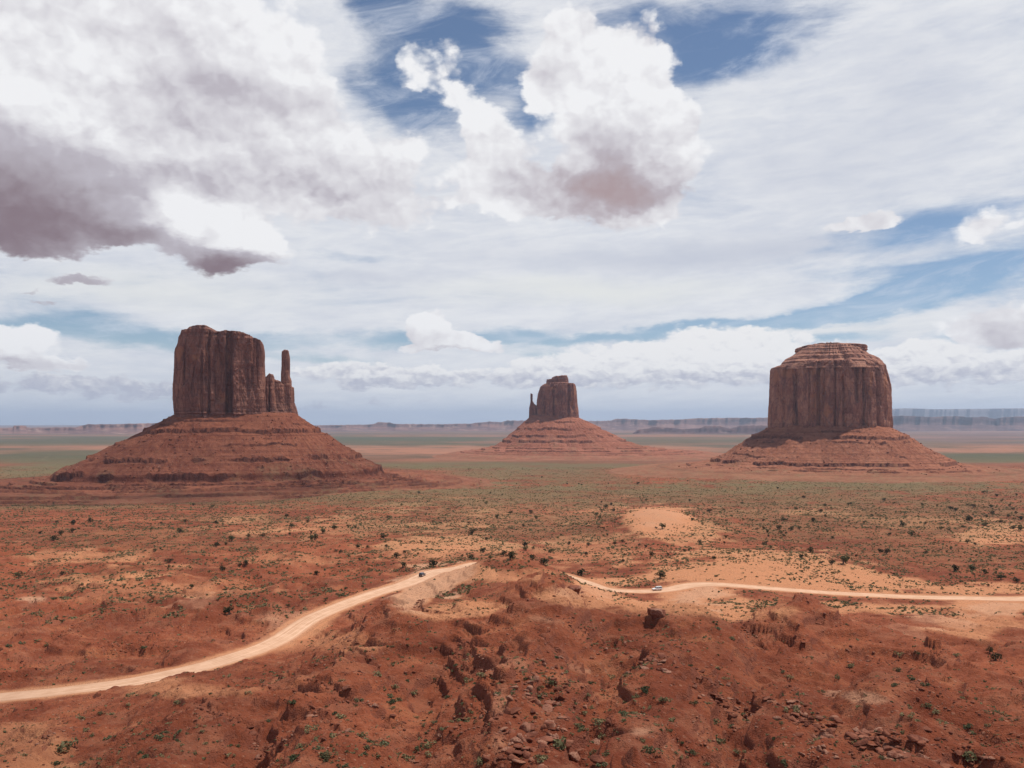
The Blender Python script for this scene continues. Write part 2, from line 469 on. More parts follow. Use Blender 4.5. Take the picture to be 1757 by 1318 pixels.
road_z = smooth1(base_z(road_c[:, 0] / road_c[:, 1], np.log(road_c[:, 1])), 31)
road_s = np.concatenate([[0], np.cumsum(np.linalg.norm(np.diff(road_c, axis=0), axis=1))])
road_half = np.interp(road_c[:, 0], [-160, -110, -80, -60, -36, -18, 0, 45, 66, 84, 105, 140, 220], [4.4, 4.6, 5.0, 5.2, 5.8, 5.2, 4.2, 3.8, 4.4, 5.6, 4.6, 4.4, 5.0])
def dist_poly(px_, py_, line, extra=None):
    """distance to a polyline, signed side, index of the nearest segment"""
    best = np.full(px_.shape, 1e9)
    sgn = np.zeros(px_.shape)
    idx = np.zeros(px_.shape)
    for i in range(len(line) - 1):
        a, b = line[i], line[i + 1]
        d = b - a
        L2 = d @ d
        if L2 < 1e-9:
            continue
        t = np.clip(((px_ - a[0]) * d[0] + (py_ - a[1]) * d[1]) / L2, 0, 1)
        ex, ey = px_ - a[0] - t * d[0], py_ - a[1] - t * d[1]
        dd = np.hypot(ex, ey)
        m = dd < best
        best[m] = dd[m]
        sgn[m] = np.sign(d[0] * ey - d[1] * ex)[m]
        idx[m] = (i + t)[m]
    return best, sgn, idx

near = (YY > 60) & (YY < 1500) & (np.abs(U) < 0.9)
r0, r1 = np.searchsorted(ROWS, 60), np.searchsorted(ROWS, 1500)
# the lit knoll in front of the road bend
Z = Z + 5.0 * np.exp(-(((XX + 2) / 26) ** 2 + ((YY - 385) / 26) ** 2) * 1.3) + 2.9 * np.exp(-(((XX - 14) / 17) ** 2 + ((YY - 376) / 24) ** 2) * 1.2) + 2.6 * np.exp(-(((XX - 4) / 17) ** 2 + ((YY - 250) / 24) ** 2) * 1.2)
# ---- eroded spurs (+) and gullies (-) running down from the crest: photo polyline, height, half width in metres
SPURS = [([(905, 1008), (955, 1050), (940, 1110), (895, 1160), (868, 1215), (850, 1330)], 2.6, 8), ([(690, 1048), (640, 1105), (560, 1180), (470, 1330)], 2.4, 8),
         ([(1200, 1048), (1150, 1110), (1120, 1180), (1100, 1330)], 2.2, 8), ([(1400, 1040), (1450, 1095), (1570, 1130), (1720, 1170)], 2.4, 8), ([(1430, 1180), (1500, 1230), (1600, 1330)], 2.2, 7),
         ([(770, 1065), (750, 1130), (720, 1200), (700, 1330)], -3.2, 6), ([(1050, 1062), (1060, 1120), (1030, 1200), (985, 1330)], -3.2, 6), ([(1240, 1062), (1310, 1120), (1290, 1180), (1240, 1330)], -3.4, 6),
         ([(620, 1110), (520, 1190), (400, 1330)], -2.4, 6), ([(1500, 1125), (1460, 1180), (1400, 1240), (1380, 1330)], -2.6, 6), ([(440, 1190), (330, 1250), (200, 1330)], 1.8, 7), ([(1640, 1200), (1700, 1330)], -2.2, 7)]
_r = slice(np.searchsorted(ROWS, 75), np.searchsorted(ROWS, 330))
_xs = XX[_r] + 3.2 * fbm2(XX[_r] / 15, YY[_r] / 15, 3, 191)
_ys = YY[_r] + 3.2 * fbm2(XX[_r] / 15, YY[_r] / 15, 3, 192)
for pts, hh, ww in SPURS:
    wl = np.array([pix0(a, b, BASE) for a, b in pts])
    dq, _, iq = dist_poly(_xs, _ys, wl)
    prof_ = np.exp(-(dq / ww) ** 1.25)
    Z[_r] += 1.35 * hh * prof_ * sstep(iq, 0.0, 0.8) * sstep(YY[_r], 75, 105)
# ---- terrain noise: rolling badlands, gullies, terraces
seam = sstep(YY, 60, 110)
amp = sstep(YY, 50, 120) * (1 - sstep(YY, 3000, 9000))
bad = np.clip(sstep(-YY, -420, -230) + 0.75 * sstep(U, -0.05, -0.2) * sstep(-YY, -760, -420), 0, 1)      # badland mask
wx, wy = XX + 6 * perlin2(XX / 22, YY / 22, 3), YY + 6 * perlin2(XX / 22, YY / 22, 4)
n1 = fbm2(wx / 46, wy / 46, 3, 20)
n2 = fbm2(wx / 14, wy / 14, 3, 30)
rid = 1 - np.abs(perlin2(wx / 24, wy / 24, 41)) * 2
ridA = 1 - np.abs(perlin2(wx / 30 + 0.25 * wy / 40, wy / 58, 43)) * 2
calm = 1 - 0.65 * np.exp(-((YY - 268) / 34.0) ** 2) * sstep(U, -0.16, -0.08)
calm = calm * (1 - 0.72 * sstep(-U, 0.17, 0.26) * np.exp(-((YY - 218) / 42.0) ** 2))
rid2 = 1 - np.abs(perlin2(wx / 9, wy / 9, 42)) * 2
Z = Z + amp * (n1 * (0.8 + 1.1 * bad * calm) + n2 * (0.30 + 0.55 * bad) + bad * calm * (3.4 * (ridA - 0.35) + 1.25 * (rid - 0.35) + 0.75 * (rid2 - 0.35)))
far_roll = sstep(YY, 600, 1200) * (1 - sstep(YY, 5000, 20000))
Z = Z + far_roll * fbm2(XX / 260, YY / 260, 3, 60) * 2.2
# terraces of the level sandstone beds, breaking out in patches
def terrace(z, step, sharp):
    q = z / step
    f = np.floor(q)
    t = q - f
    return (f + sstep(t, 0.5 - sharp, 0.5 + sharp)) * step
tm = (0.25 + 0.75 * sstep(fbm2(XX / 34, YY / 34, 3, 77), -0.25, 0.15)) * sstep(-YY, -620, -360) * seam * (0.30 + 0.7 * bad)
zt = Z + 0.38 * fbm2(XX / 9, YY / 9, 3, 78) + 1.2 * fbm2(XX / 60, YY / 60, 2, 79)
Z = Z + tm * (terrace(zt, 2.7, 0.09) - zt) * 0.62
zt2 = zt + 0.3 * perlin2(XX / 5, YY / 5, 83)
Z = Z + tm * sstep(fbm2(XX / 21, YY / 21, 2, 84), -0.2, 0.2) * (terrace(zt2, 0.95, 0.12) - zt2) * 0.55
TERR = tm.copy()
# ---- sandstone ledges: rim lifted, foot cut down
LEDGES = [  # polyline in the photo, height of the drop, width of the bench behind the rim
    ([(336, 1235), (379, 1257), (435, 1255), (442, 1272), (490, 1287)], 1.5, 7),
    ([(405, 1203), (454, 1197), (505, 1192), (545, 1198)], 1.6, 6),
    ([(512, 1214), (553, 1211), (600, 1219), (640, 1222)], 1.8, 6),
    ([(587, 1144), (624, 1151), (662, 1161), (700, 1174)], 1.7, 6),
    ([(781, 1098), (805, 1117), (800, 1137), (839, 1148), (863, 1168), (872, 1190)], 2.4, 7),
    ([(826, 1240), (850, 1260), (850, 1318)], 2.0, 6),
    ([(901, 1096), (925, 1114), (945, 1124), (959, 1152)], 2.0, 6),
    ([(680, 1042), (706, 1046), (727, 1057), (785, 1068)], 1.9, 8),
    ([(895, 1075), (918, 1062), (921, 1052)], 1.5, 5),
    ([(580, 1216), (614, 1224), (682, 1227), (735, 1231)], 1.7, 6),
    ([(198, 1070), (240, 1060), (289, 1048)], 6.5, 14),
    ([(382, 1019), (420, 1020), (456, 1009)], 4.6, 12),
    ([(1362, 1032), (1376, 1056), (1395, 1064)], 2.4, 8),
    ([(1384, 1073), (1417, 1084), (1442, 1084)], 2.6, 8),
    ([(1350, 1100), (1365, 1106), (1376, 1114)], 2.0, 6),
    ([(1450, 1118), (1480, 1122), (1500, 1134)], 1.6, 5),
    ([(1270, 1060), (1290, 1083), (1300, 1088)], 1.8, 6),
    ([(1560, 1205), (1585, 1218), (1620, 1200)], 1.8, 6),
    ([(1340, 1200), (1365, 1205), (1380, 1230), (1420, 1250)], 1.8, 6),
    ([(1040, 1070), (1065, 1066), (1088, 1070)], 1.3, 5),
    ([(520, 1240), (575, 1262), (610, 1275)], 1.5, 6),
    ([(20, 1146), (60, 1140), (90, 1134)], 1.2, 5),
    ([(100, 1155), (128, 1140), (155, 1126)], 1.3, 5),
    ([(40, 1012), (110, 1008), (190, 1014)], 1.6, 9),
    ([(250, 972), (330, 966), (420, 964)], 1.5, 12),
    ([(390, 994), (440, 990), (470, 996)], 1.6, 8),
    ([(0, 980), (40, 977), (90, 985)], 1.3, 9),
    ([(1000, 1240), (1040, 1262), (1060, 1290)], 1.3, 5),
    ([(1500, 1290), (1560, 1302), (1640, 1318)], 1.7, 5),
    ([(640, 1290), (700, 1283), (760, 1296)], 1.5, 5),
    ([(1190, 1180), (1235, 1196), (1262, 1222)], 1.5, 5),
    ([(330, 1110), (420, 1106), (470, 1085)], 0.9, 6),
]
sl = slice(r0, r1)
Xn, Yn, Un = XX[sl], YY[sl], U[sl]
rock = np.zeros_like(Z)
jag = 0.8 * perlin2(Xn / 5.2, Yn / 5.2, 90) + 0.22 * perlin2(Xn / 1.2, Yn / 1.2, 91)
jag2 = 3.2 * perlin2(Xn / 13, Yn / 13, 92)
ledge_world = []
for pts, hgt, bw in LEDGES:
    wl = np.array([pix0(a, b, BASE) for a, b in pts])
    fine = [wl[0]]
    for i in range(len(wl) - 1):
        for t in np.linspace(0, 1, 5)[1:]:
            fine.append(wl[i] * (1 - t) + wl[i + 1] * t)
    wl = np.array(fine)
    ledge_world.append((wl, hgt))
    lo, hi = wl.min(0) - 3.2 * bw, wl.max(0) + 3.2 * bw
    ra, rb = np.searchsorted(ROWS[sl], lo[1]), np.searchsorted(ROWS[sl], hi[1])
    umin, umax = min(lo[0] / lo[1], lo[0] / hi[1]), max(hi[0] / lo[1], hi[0] / hi[1])
    ca, cb = np.searchsorted(COLS, umin), np.searchsorted(COLS, umax)
    if rb <= ra or cb <= ca:
        continue
    xs, ys = Xn[ra:rb, ca:cb], Yn[ra:rb, ca:cb]
    d, sg, ix = dist_poly(xs, ys, wl)
    # side facing away from the camera is the high bench
    up = sg if (wl[-1] - wl[0])[0] > 0 else -sg
    s = d * up + jag[ra:rb, ca:cb] + jag2[ra:rb, ca:cb] * 0.45
    ends = np.minimum(ix, len(wl) - 1 - ix)
    tap = sstep(ends + 0.0, 0.0, 1.5)
    hloc = 0.62 * hgt * tap * (0.75 + 0.6 * perlin2(xs / 6.0, ys / 6.0, 93))
    lift = hloc * (sstep(s, -0.35, 0.35) - 0.5) * np.where(s > 0, np.exp(-s / bw), np.exp(s / (bw * 0.55)))
    Z[sl][ra:rb, ca:cb] += lift
    rock[sl][ra:rb, ca:cb] = np.maximum(rock[sl][ra:rb, ca:cb], tap * np.exp(-(np.minimum(s, 0) / 3.0) ** 2) * np.exp(-(np.maximum(s, 0) / 1.2) ** 2))
# fine lumps
fin = (1 - sstep(YY, 420, 900)) * seam
Z = Z + fin * (0.20 * fbm2(XX / 3.2, YY / 3.2, 4, 101) * (0.7 + bad + 1.5 * rock) + 0.16 * bad * (1 - np.abs(perlin2(wx / 3.6, wy / 3.6, 105)) * 2) + 0.14 * (rock + 0.35 * TERR) * perlin2(XX / 0.9, YY / 0.9, 104))
# ---- road corridor is graded level
mrow = (ROWS > 150) & (ROWS < 620)
ra, rb = np.nonzero(mrow)[0][[0, -1]]
sub = slice(ra, rb)
dseg, _, iseg = dist_poly(XX[sub], YY[sub], road_c[::6])
iseg = np.clip(iseg * 6, 0, len(road_c) - 1)
rz = np.interp(iseg, np.arange(len(road_c)), road_z)
rh = np.interp(iseg, np.arange(len(road_c)), road_half)
wgt = 1 - sstep(dseg, rh + 1.0, rh + 9.0)
berm = 0.35 * np.exp(-((dseg - rh - 1.6) / 1.1) ** 2) * (0.6 + perlin2(XX[sub] / 5, YY[sub] / 5, 110))
Z[sub] = Z[sub] * (1 - wgt) + (rz - 0.12) * wgt + berm
ROADM = np.zeros_like(Z)
ROADM[sub] = np.exp(-np.maximum(dseg - rh, 0) / 2.2)
BLOCKM = np.zeros_like(Z)
BLOCKM[sub] = 1 - sstep(dseg, rh + 0.8, rh + 2.0)

def ground_z(x, y):
    x, y = np.asarray(x, float), np.asarray(y, float)
    fr = np.interp(np.log(y), LROWS, np.arange(NR))
    fc = np.interp(x / y, COLS, np.arange(NC))
    return bil(Z, fr, fc)
def sample(tab, x, y):
    return bil(tab, np.interp(np.log(y), LROWS, np.arange(NR)), np.interp(x / y, COLS, np.arange(NC)))
def pix(px_, py_):
    p = pix0(px_, py_, Z)
    return np.array([p[0], p[1], float(ground_z(p[0], p[1]))])

# ------------------------------------------------------------------ ground cover maps (which soil lies where)
PXm = CX + F * U
PYm = HY - F * Z / YY
wob = 0.7 * fbm2(XX / 60, YY / 60, 4, 130) + 0.55 * fbm2(XX / 14, YY / 22, 4, 132)
wob_far = fbm2(XX / 700, YY / 1400, 4, 131)
def patch(lst, wf=0.75):
    out = np.zeros_like(Z)
    for e in lst:
        cx, cy, rx, ry, st = e[:5]
        ro = rad(e[5]) if len(e) > 5 else 0.0
        dx, dy = PXm - cx, PYm - cy
        a, b = (dx * math.cos(ro) + dy * math.sin(ro)) / rx, (-dx * math.sin(ro) + dy * math.cos(ro)) / ry
        r = np.hypot(a, b) + wf * (wob if cy > 830 else wob_far)
        out = np.maximum(out, st * sstep(-r, -1.35, -0.45))
    return out
DUNE_C = pix0(1128, 893, BASE)
SAND = patch([(1128, 894, 66, 26, 1.0), (1290, 975, 210, 34, 0.85), (1470, 1000, 230, 22, 0.8, 4), (1640, 1012, 170, 14, 0.7), (1710, 918, 70, 24, 0.75),
              (760, 945, 160, 28, 0.45), (1020, 940, 130, 24, 0.45), (560, 905, 200, 22, 0.40), (160, 955, 160, 14, 0.45), (900, 880, 260, 26, 0.32),
              (1200, 1045, 130, 25, 0.8), (1500, 1045, 200, 14, 0.65), (60, 1290, 90, 70, 0.45), (330, 1180, 130, 22, 0.5), (560, 1100, 120, 24, 0.45),
              (850, 985, 110, 16, 0.5), (1010, 1025, 90, 18, 0.65), (780, 1045, 90, 18, 0.65), (1600, 895, 120, 14, 0.4), (1360, 880, 190, 12, 0.3),
              (250, 1010, 240, 22, 0.4), (1690, 1060, 90, 40, 0.55), (1170, 915, 90, 26, 0.55), (480, 960, 160, 16, 0.35)])
SAND = np.clip(np.maximum(np.maximum(SAND, 0.95 * ROADM), patch([(810, 982, 56, 14, 1.0), (765, 993, 60, 20, 1.0, -14), (715, 1022, 34, 26, 0.95), (1185, 1018, 75, 22, 1.0), (1700, 1040, 90, 18, 0.9), (530, 1075, 60, 22, 0.8, -30), (1040, 1000, 70, 10, 0.8)], 0.5)) + 0.25 * sstep(fbm2(XX / 90, YY / 130, 4, 140), 0.05, 0.5) * sstep(YY, 300, 420) * (1 - sstep(YY, 1300, 1900)), 0, 1)
PALE = np.maximum(np.maximum(0.5 * ROADM, 0.5 * patch([(1128, 894, 60, 24, 1.0)], 0.2)), patch([(740, 1000, 75, 26, 0.8, -14), (710, 1030, 36, 20, 0.7), (1190, 1022, 70, 22, 0.75), (1700, 1048, 80, 16, 0.7), (1030, 1012, 70, 14, 0.5),
              (870, 1140, 50, 12, 0.4), (940, 1065, 50, 14, 0.5, 10), (1100, 1255, 55, 20, 0.6, -12), (1480, 1198, 55, 13, 0.6, 8), (1000, 1150, 60, 8, 0.4, 14),
              (1560, 1085, 60, 9, 0.45, 22), (1600, 1060, 80, 12, 0.55, 8), (1330, 1205, 40, 6, 0.5, 24), (60, 1028, 34, 8, 0.8), (345, 1035, 60, 16, 0.45), (470, 1055, 60, 18, 0.5),
              (860, 1190, 16, 60, 0.4), (855, 1270, 18, 40, 0.4), (40, 800, 14, 1.6, 0.9, -40), (80, 784, 14, 1.6, 0.9, -35), (1555, 828, 50, 2.2, 0.7)], 1.1))

GREEN = patch([(900, 850, 900, 26, 0.62), (1500, 890, 400, 50, 0.55), (850, 905, 320, 40, 0.5), (250, 925, 300, 26, 0.38), (1500, 960, 300, 20, 0.35), (130, 800, 200, 20, 0.95), (120, 757, 260, 8, 0.75), (1690, 788, 130, 9, 0.95), (1560, 762, 90, 4, 0.4), (660, 755, 170, 7, 0.95), (1180, 755, 200, 5, 0.6),
               (850, 800, 260, 8, 0.75), (900, 815, 170, 14, 0.5), (1450, 835, 360, 14, 0.65), (1350, 858, 320, 16, 0.5), (1060, 845, 260, 20, 0.4), (700, 905, 180, 18, 0.45), (1090, 905, 40, 30, 0.5, 20),
               (1620, 875, 200, 26, 0.5), (1600, 948, 200, 18, 0.5), (100, 870, 200, 6, 0.5), (420, 890, 160, 10, 0.4), (120, 995, 130, 8, 0.45, -12), (780, 880, 200, 14, 0.4), (640, 860, 120, 10, 0.3)])
GREEN = GREEN * (1 - patch([(1128, 894, 70, 28, 1.0)], 0.15))
PINK = patch([(700, 775, 200, 9, 0.9), (1140, 772, 170, 8, 0.75), (300, 768, 320, 7, 0.8), (80, 776, 120, 3, 0.6), (1680, 772, 160, 6, 0.8), (620, 748, 400, 2, 0.5), (1180, 748, 260, 2.5, 0.6),
              (800, 790, 150, 5, 0.5)])
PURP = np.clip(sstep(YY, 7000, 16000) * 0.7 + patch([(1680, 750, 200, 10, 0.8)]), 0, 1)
SAND = np.maximum(SAND, 1.2 * patch([(1128, 894, 64, 26, 1.0)], 0.15))
DUST = sstep(fbm2(XX / 11, YY / 11, 4, 150), 0.10, 0.55) * (1 - sstep(YY, 300, 700))
# dune is a smooth mound
dd = np.hypot((XX - DUNE_C[0]) / 46, (YY - DUNE_C[1]) / 70)
Z = Z + 7.0 * np.exp(-dd ** 2 * 1.6)
# no bench and no rubble stays on the sand
VEGD = np.clip(0.30 + 1.1 * GREEN + 0.35 * sstep(fbm2(XX / 50, YY / 80, 3, 160), 0.0, 0.5) - 0.5 * PALE, 0.02, 1)
DUNEM = patch([(1128, 894, 62, 25, 1.0)], 0.15)
VEGD = VEGD * (1 - 0.95 * patch([(765, 993, 62, 20, 1.0, -14), (715, 1022, 36, 24, 1.0), (1185, 1020, 80, 22, 1.0), (1700, 1040, 90, 16, 1.0)], 0.3)) * (1 - 0.97 * DUNEM) * (1 - 0.55 * patch([(1320, 985, 170, 26, 1.0)])) * (1 - np.clip(ROADM * 1.6, 0, 1))

# ------------------------------------------------------------------ materials
def new_mat(name):
    m = bpy.data.materials.new(name)
    m.use_nodes = True
    m.node_tree.nodes.clear()
    return m, NT(m.node_tree)
def finish(b, col, rough=0.95, normal=None, spec=0.15):
    ins = {'Base Color': col, 'Roughness': rough, 'Specular IOR Level': spec}
    if normal is not None:
        ins['Normal'] = normal
    p = b.n('ShaderNodeBsdfPrincipled', ins)
    b.n('ShaderNodeOutputMaterial', {0: p.outputs[0]})
def bump(b, h, strength, dist, normal=None):
    ins = {'Strength': strength, 'Distance': dist, 'Height': h}
    if normal is not None:
        ins['Normal'] = normal
    return b.n('ShaderNodeBump', ins).outputs[0]

SOIL_D, SOIL_M, SOIL_O = (0.165, 0.042, 0.021), (0.305, 0.088, 0.042), (0.425, 0.162, 0.076)
PALEC, ROCKC = (0.560, 0.310, 0.190), (0.215, 0.074, 0.046)
def ground_material():
    m, b = new_mat("desert_soil")
    pos = b.n('ShaderNodeNewGeometry').outputs['Position']
    geo = b.n('ShaderNodeNewGeometry')
    nz = b.n('ShaderNodeSeparateXYZ', {0: geo.outputs['Normal']}).outputs[2]
    yy = b.n('ShaderNodeSeparateXYZ', {0: pos}).outputs[1]
    n_big = b.noise(pos, 0.012, 6, 0.6)
    n_mid = b.noise(pos, 0.085, 6, 0.62)
    n_fin = b.noise(pos, 0.9, 5, 0.65)
    sand, pale, green, pink, purp = (b.attr(k) for k in ('sand', 'pale', 'green', 'pink', 'purple'))
    dust, rocka = b.attr('dust'), b.attr('rock')
    t = b.m('ADD', b.m('MULTIPLY', n_big, 0.55), b.m('MULTIPLY', n_mid, 0.55))
    col = b.mix(b.ss(t, 0.40, 0.70), SOIL_D, SOIL_M)
    col = b.mix(b.ss(b.m('ADD', n_mid, b.m('MULTIPLY', b.m('SUBTRACT', n_fin, 0.5), 0.5)), 0.52, 0.80, 0, 0.7), col, SOIL_O)
    col = b.mix(b.m('MULTIPLY', dust, b.ss(n_fin, 0.35, 0.65, 0.1, 0.5)), col, (0.36, 0.15, 0.085))
    sw = b.ss(b.m('ADD', sand, b.m('MULTIPLY', b.m('SUBTRACT', n_mid, 0.5), 0.55)), 0.12, 0.75)
    col = b.mix(sw, col, b.mix(n_fin, (0.450, 0.190, 0.092), (0.580, 0.262, 0.132)))
    pw = b.ss(b.m('ADD', pale, b.m('MULTIPLY', b.m('SUBTRACT', n_mid, 0.5), 0.7)), 0.18, 0.95, 0, 0.75)
    col = b.mix(pw, col, PALEC)
    # pebbles and crumbs
    v2 = b.n('ShaderNodeTexVoronoi', {'Vector': pos, 'Scale': 1.15, 'Randomness': 1.0})
    r2 = b.n('ShaderNodeSeparateColor', {0: v2.outputs['Color']}).outputs
    peb = b.m('MULTIPLY', b.ss(b.m('SUBTRACT', v2.outputs['Distance'], b.m('MULTIPLY', r2[0], 0.34)), 0.08, -0.04), b.ss(n_mid, 0.36, 0.6, 0.15, 0.9))
    peb = b.m('MULTIPLY', peb, b.m('SUBTRACT', 1.0, b.m('MULTIPLY', sw, 0.75)))
    col = b.mix(b.m('MULTIPLY', peb, 0.9), col, b.mix(r2[1], (0.080, 0.030, 0.020), (0.42, 0.20, 0.125)))
    col = b.mix(b.ss(n_fin, 0.52, 0.70, 0, 0.5), col, (0.115, 0.038, 0.023))
    col = b.mix(b.ss(n_fin, 0.46, 0.28, 0, 0.30), col, (0.42, 0.20, 0.12))
    # level bands and dark crusts of bare rock
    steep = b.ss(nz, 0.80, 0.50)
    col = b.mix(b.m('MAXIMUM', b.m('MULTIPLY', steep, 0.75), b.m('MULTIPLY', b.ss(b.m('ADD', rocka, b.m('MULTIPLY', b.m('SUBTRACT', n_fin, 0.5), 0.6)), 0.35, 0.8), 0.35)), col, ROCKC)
    # low growth: tufts close by, a tint further out
    vp = b.vm('MULTIPLY', pos, (0.42, 0.42, 0.42))
    vor = b.n('ShaderNodeTexVoronoi', {'Vector': vp, 'Scale': 1.0, 'Randomness': 1.0})
    rnd = b.n('ShaderNodeSeparateColor', {0: vor.outputs['Color']}).outputs[0]
    rsz = b.m('MULTIPLY', rnd, 0.30)
    tuft = b.ss(b.m('SUBTRACT', vor.outputs['Distance'], rsz), 0.08, -0.02)
    gden = b.ss(b.m('ADD', green, b.m('MULTIPLY', b.m('SUBTRACT', n_mid, 0.5), 1.3)), 0.0, 0.70)
    near_f = b.m('MULTIPLY', tuft, b.m('MULTIPLY', b.ss(yy, 220, 420), b.m('ADD', 0.25, b.m('MULTIPLY', gden, 0.75))))
    brk = b.ss(b.m('ADD', b.m('MULTIPLY', n_big, 0.8), b.m('MULTIPLY', b.noise(b.vm('MULTIPLY', pos, (0.010, 0.030, 0.0)), 1.0, 6, 0.65), 0.6)), 0.50, 0.74, 0.22, 1.0)
    tintf = b.m('MULTIPLY', b.m('MULTIPLY', gden, brk), b.lin(yy, 380, 1500, 0.15, 0.85))
    gcol = b.mix(n_fin, (0.085, 0.092, 0.045), (0.150, 0.140, 0.070))
    col = b.mix(tintf, col, b.mix(0.35, gcol, (0.20, 0.150, 0.075)))
    col = b.mix(b.m('MULTIPLY', near_f, 0.85), col, gcol)
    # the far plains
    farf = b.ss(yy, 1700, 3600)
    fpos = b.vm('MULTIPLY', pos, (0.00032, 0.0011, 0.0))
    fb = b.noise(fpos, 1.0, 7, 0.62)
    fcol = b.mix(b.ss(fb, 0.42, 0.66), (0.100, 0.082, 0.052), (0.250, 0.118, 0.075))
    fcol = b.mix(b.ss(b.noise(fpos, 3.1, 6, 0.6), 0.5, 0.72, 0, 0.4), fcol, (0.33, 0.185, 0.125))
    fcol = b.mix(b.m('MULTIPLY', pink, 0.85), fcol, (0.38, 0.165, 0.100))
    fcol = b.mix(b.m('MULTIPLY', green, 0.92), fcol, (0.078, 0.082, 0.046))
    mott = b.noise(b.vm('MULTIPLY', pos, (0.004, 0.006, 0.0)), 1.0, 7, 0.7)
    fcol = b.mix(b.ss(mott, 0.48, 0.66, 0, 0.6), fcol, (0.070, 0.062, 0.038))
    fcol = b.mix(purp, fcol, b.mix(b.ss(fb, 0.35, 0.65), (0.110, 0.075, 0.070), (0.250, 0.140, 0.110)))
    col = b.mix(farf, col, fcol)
    h = b.m('ADD', b.m('MULTIPLY', n_fin, 0.7), b.m('ADD', b.m('MULTIPLY', peb, 0.25), b.m('MULTIPLY', b.noise(pos, 3.6, 4, 0.6), 0.3)))
    nrm = bump(b, h, 0.8, 1.0)
    finish(b, col, 0.97, nrm, 0.08)
    return m
M_GROUND = ground_material()
verts = np.stack([XX, YY, Z], -1).reshape(-1, 3)
ga = {'sand': SAND, 'pale': PALE, 'green': GREEN, 'pink': PINK, 'purple': PURP, 'dust': DUST, 'rock': np.clip(rock, 0, 1)}
ground = link('ground', make_mesh('ground', verts, grid_quads(NR, NC), attrs=ga), M_GROUND)
_sm = np.ones((NR - 1, NC - 1), bool)
_dz = np.abs(np.diff(Z, axis=0))[:, :-1] / np.diff(ROWS)[:, None]
_sm[((ROWS[:-1] > 60) & (ROWS[:-1] < 330))[:, None] & (_dz < 0.75)] = False          # broken, gritty facets on the near slopes
ground.data.polygons.foreach_set('use_smooth', _sm.ravel())
ground['kind'] = 'structure'

# ------------------------------------------------------------------ the dirt road: a graded strip laid on the ground
def road_material():
    m, b = new_mat("graded_dirt")
    pos = b.n('ShaderNodeNewGeometry').outputs['Position']
    lat = b.attr('across')
    n1_ = b.noise(pos, 0.25, 5, 0.6)
    n2_ = b.noise(pos, 2.5, 4, 0.6)
    alongn = b.noise(b.vm('MULTIPLY', b.n('ShaderNodeCombineXYZ', {0: lat, 1: b.attr('along'), 2: 0.0}).outputs[0], (7.0, 0.02, 1.0)), 1.0, 4, 0.6)
    col = b.mix(b.ss(n1_, 0.3, 0.7), (0.50, 0.285, 0.175), (0.61, 0.375, 0.245))
    col = b.mix(b.ss(alongn, 0.45, 0.66, 0, 0.8), col, (0.68, 0.44, 0.30))
    col = b.mix(b.ss(alongn, 0.48, 0.34, 0, 0.5), col, (0.42, 0.215, 0.125))
    edge = b.ss(b.m('ADD', b.m('ABSOLUTE', lat), b.m('MULTIPLY', b.m('SUBTRACT', n1_, 0.5), 0.5)), 0.72, 1.02)
    col = b.mix(edge, col, (0.42, 0.185, 0.095))
    col = b.mix(b.ss(n2_, 0.5, 0.8, 0, 0.25), col, (0.36, 0.17, 0.09))
    finish(b, col, 0.97, bump(b, b.m('ADD', n2_, alongn), 0.3, 0.3), 0.08)
    return m
tg = np.gradient(road_c, axis=0)
tg /= np.linalg.norm(tg, axis=1, keepdims=True)
nrm2 = np.stack([-tg[:, 1], tg[:, 0]], 1)
LT = np.linspace(-1, 1, 15)
rv, rl, rs = [], [], []
edge_w = 1 + 0.10 * perlin2(road_s / 9, road_s * 0 + 0.3, 7) + 0.05 * perlin2(road_s / 2.5, road_s * 0 + 0.7, 8)
for t in LT:
    q = road_c + nrm2 * (t * road_half * (edge_w if abs(t) > 0.9 else 1))[:, None]
    zq = road_z + 0.02 - 0.10 * t * t - 0.05 * (np.exp(-((abs(t) - 0.30) / 0.1) ** 2)) - (0.22 if abs(t) > 0.99 else 0)
    rv.append(np.stack([q[:, 0], q[:, 1], zq], 1))
    rl.append(np.full(len(q), t))
    rs.append(road_s)
rv = np.array(rv)
road = link('road', make_mesh('road', rv.reshape(-1, 3), grid_quads(len(LT), len(road_c))[:, ::-1], attrs={'across': np.array(rl), 'along': np.array(rs)}), road_material())
road['kind'] = 'structure'

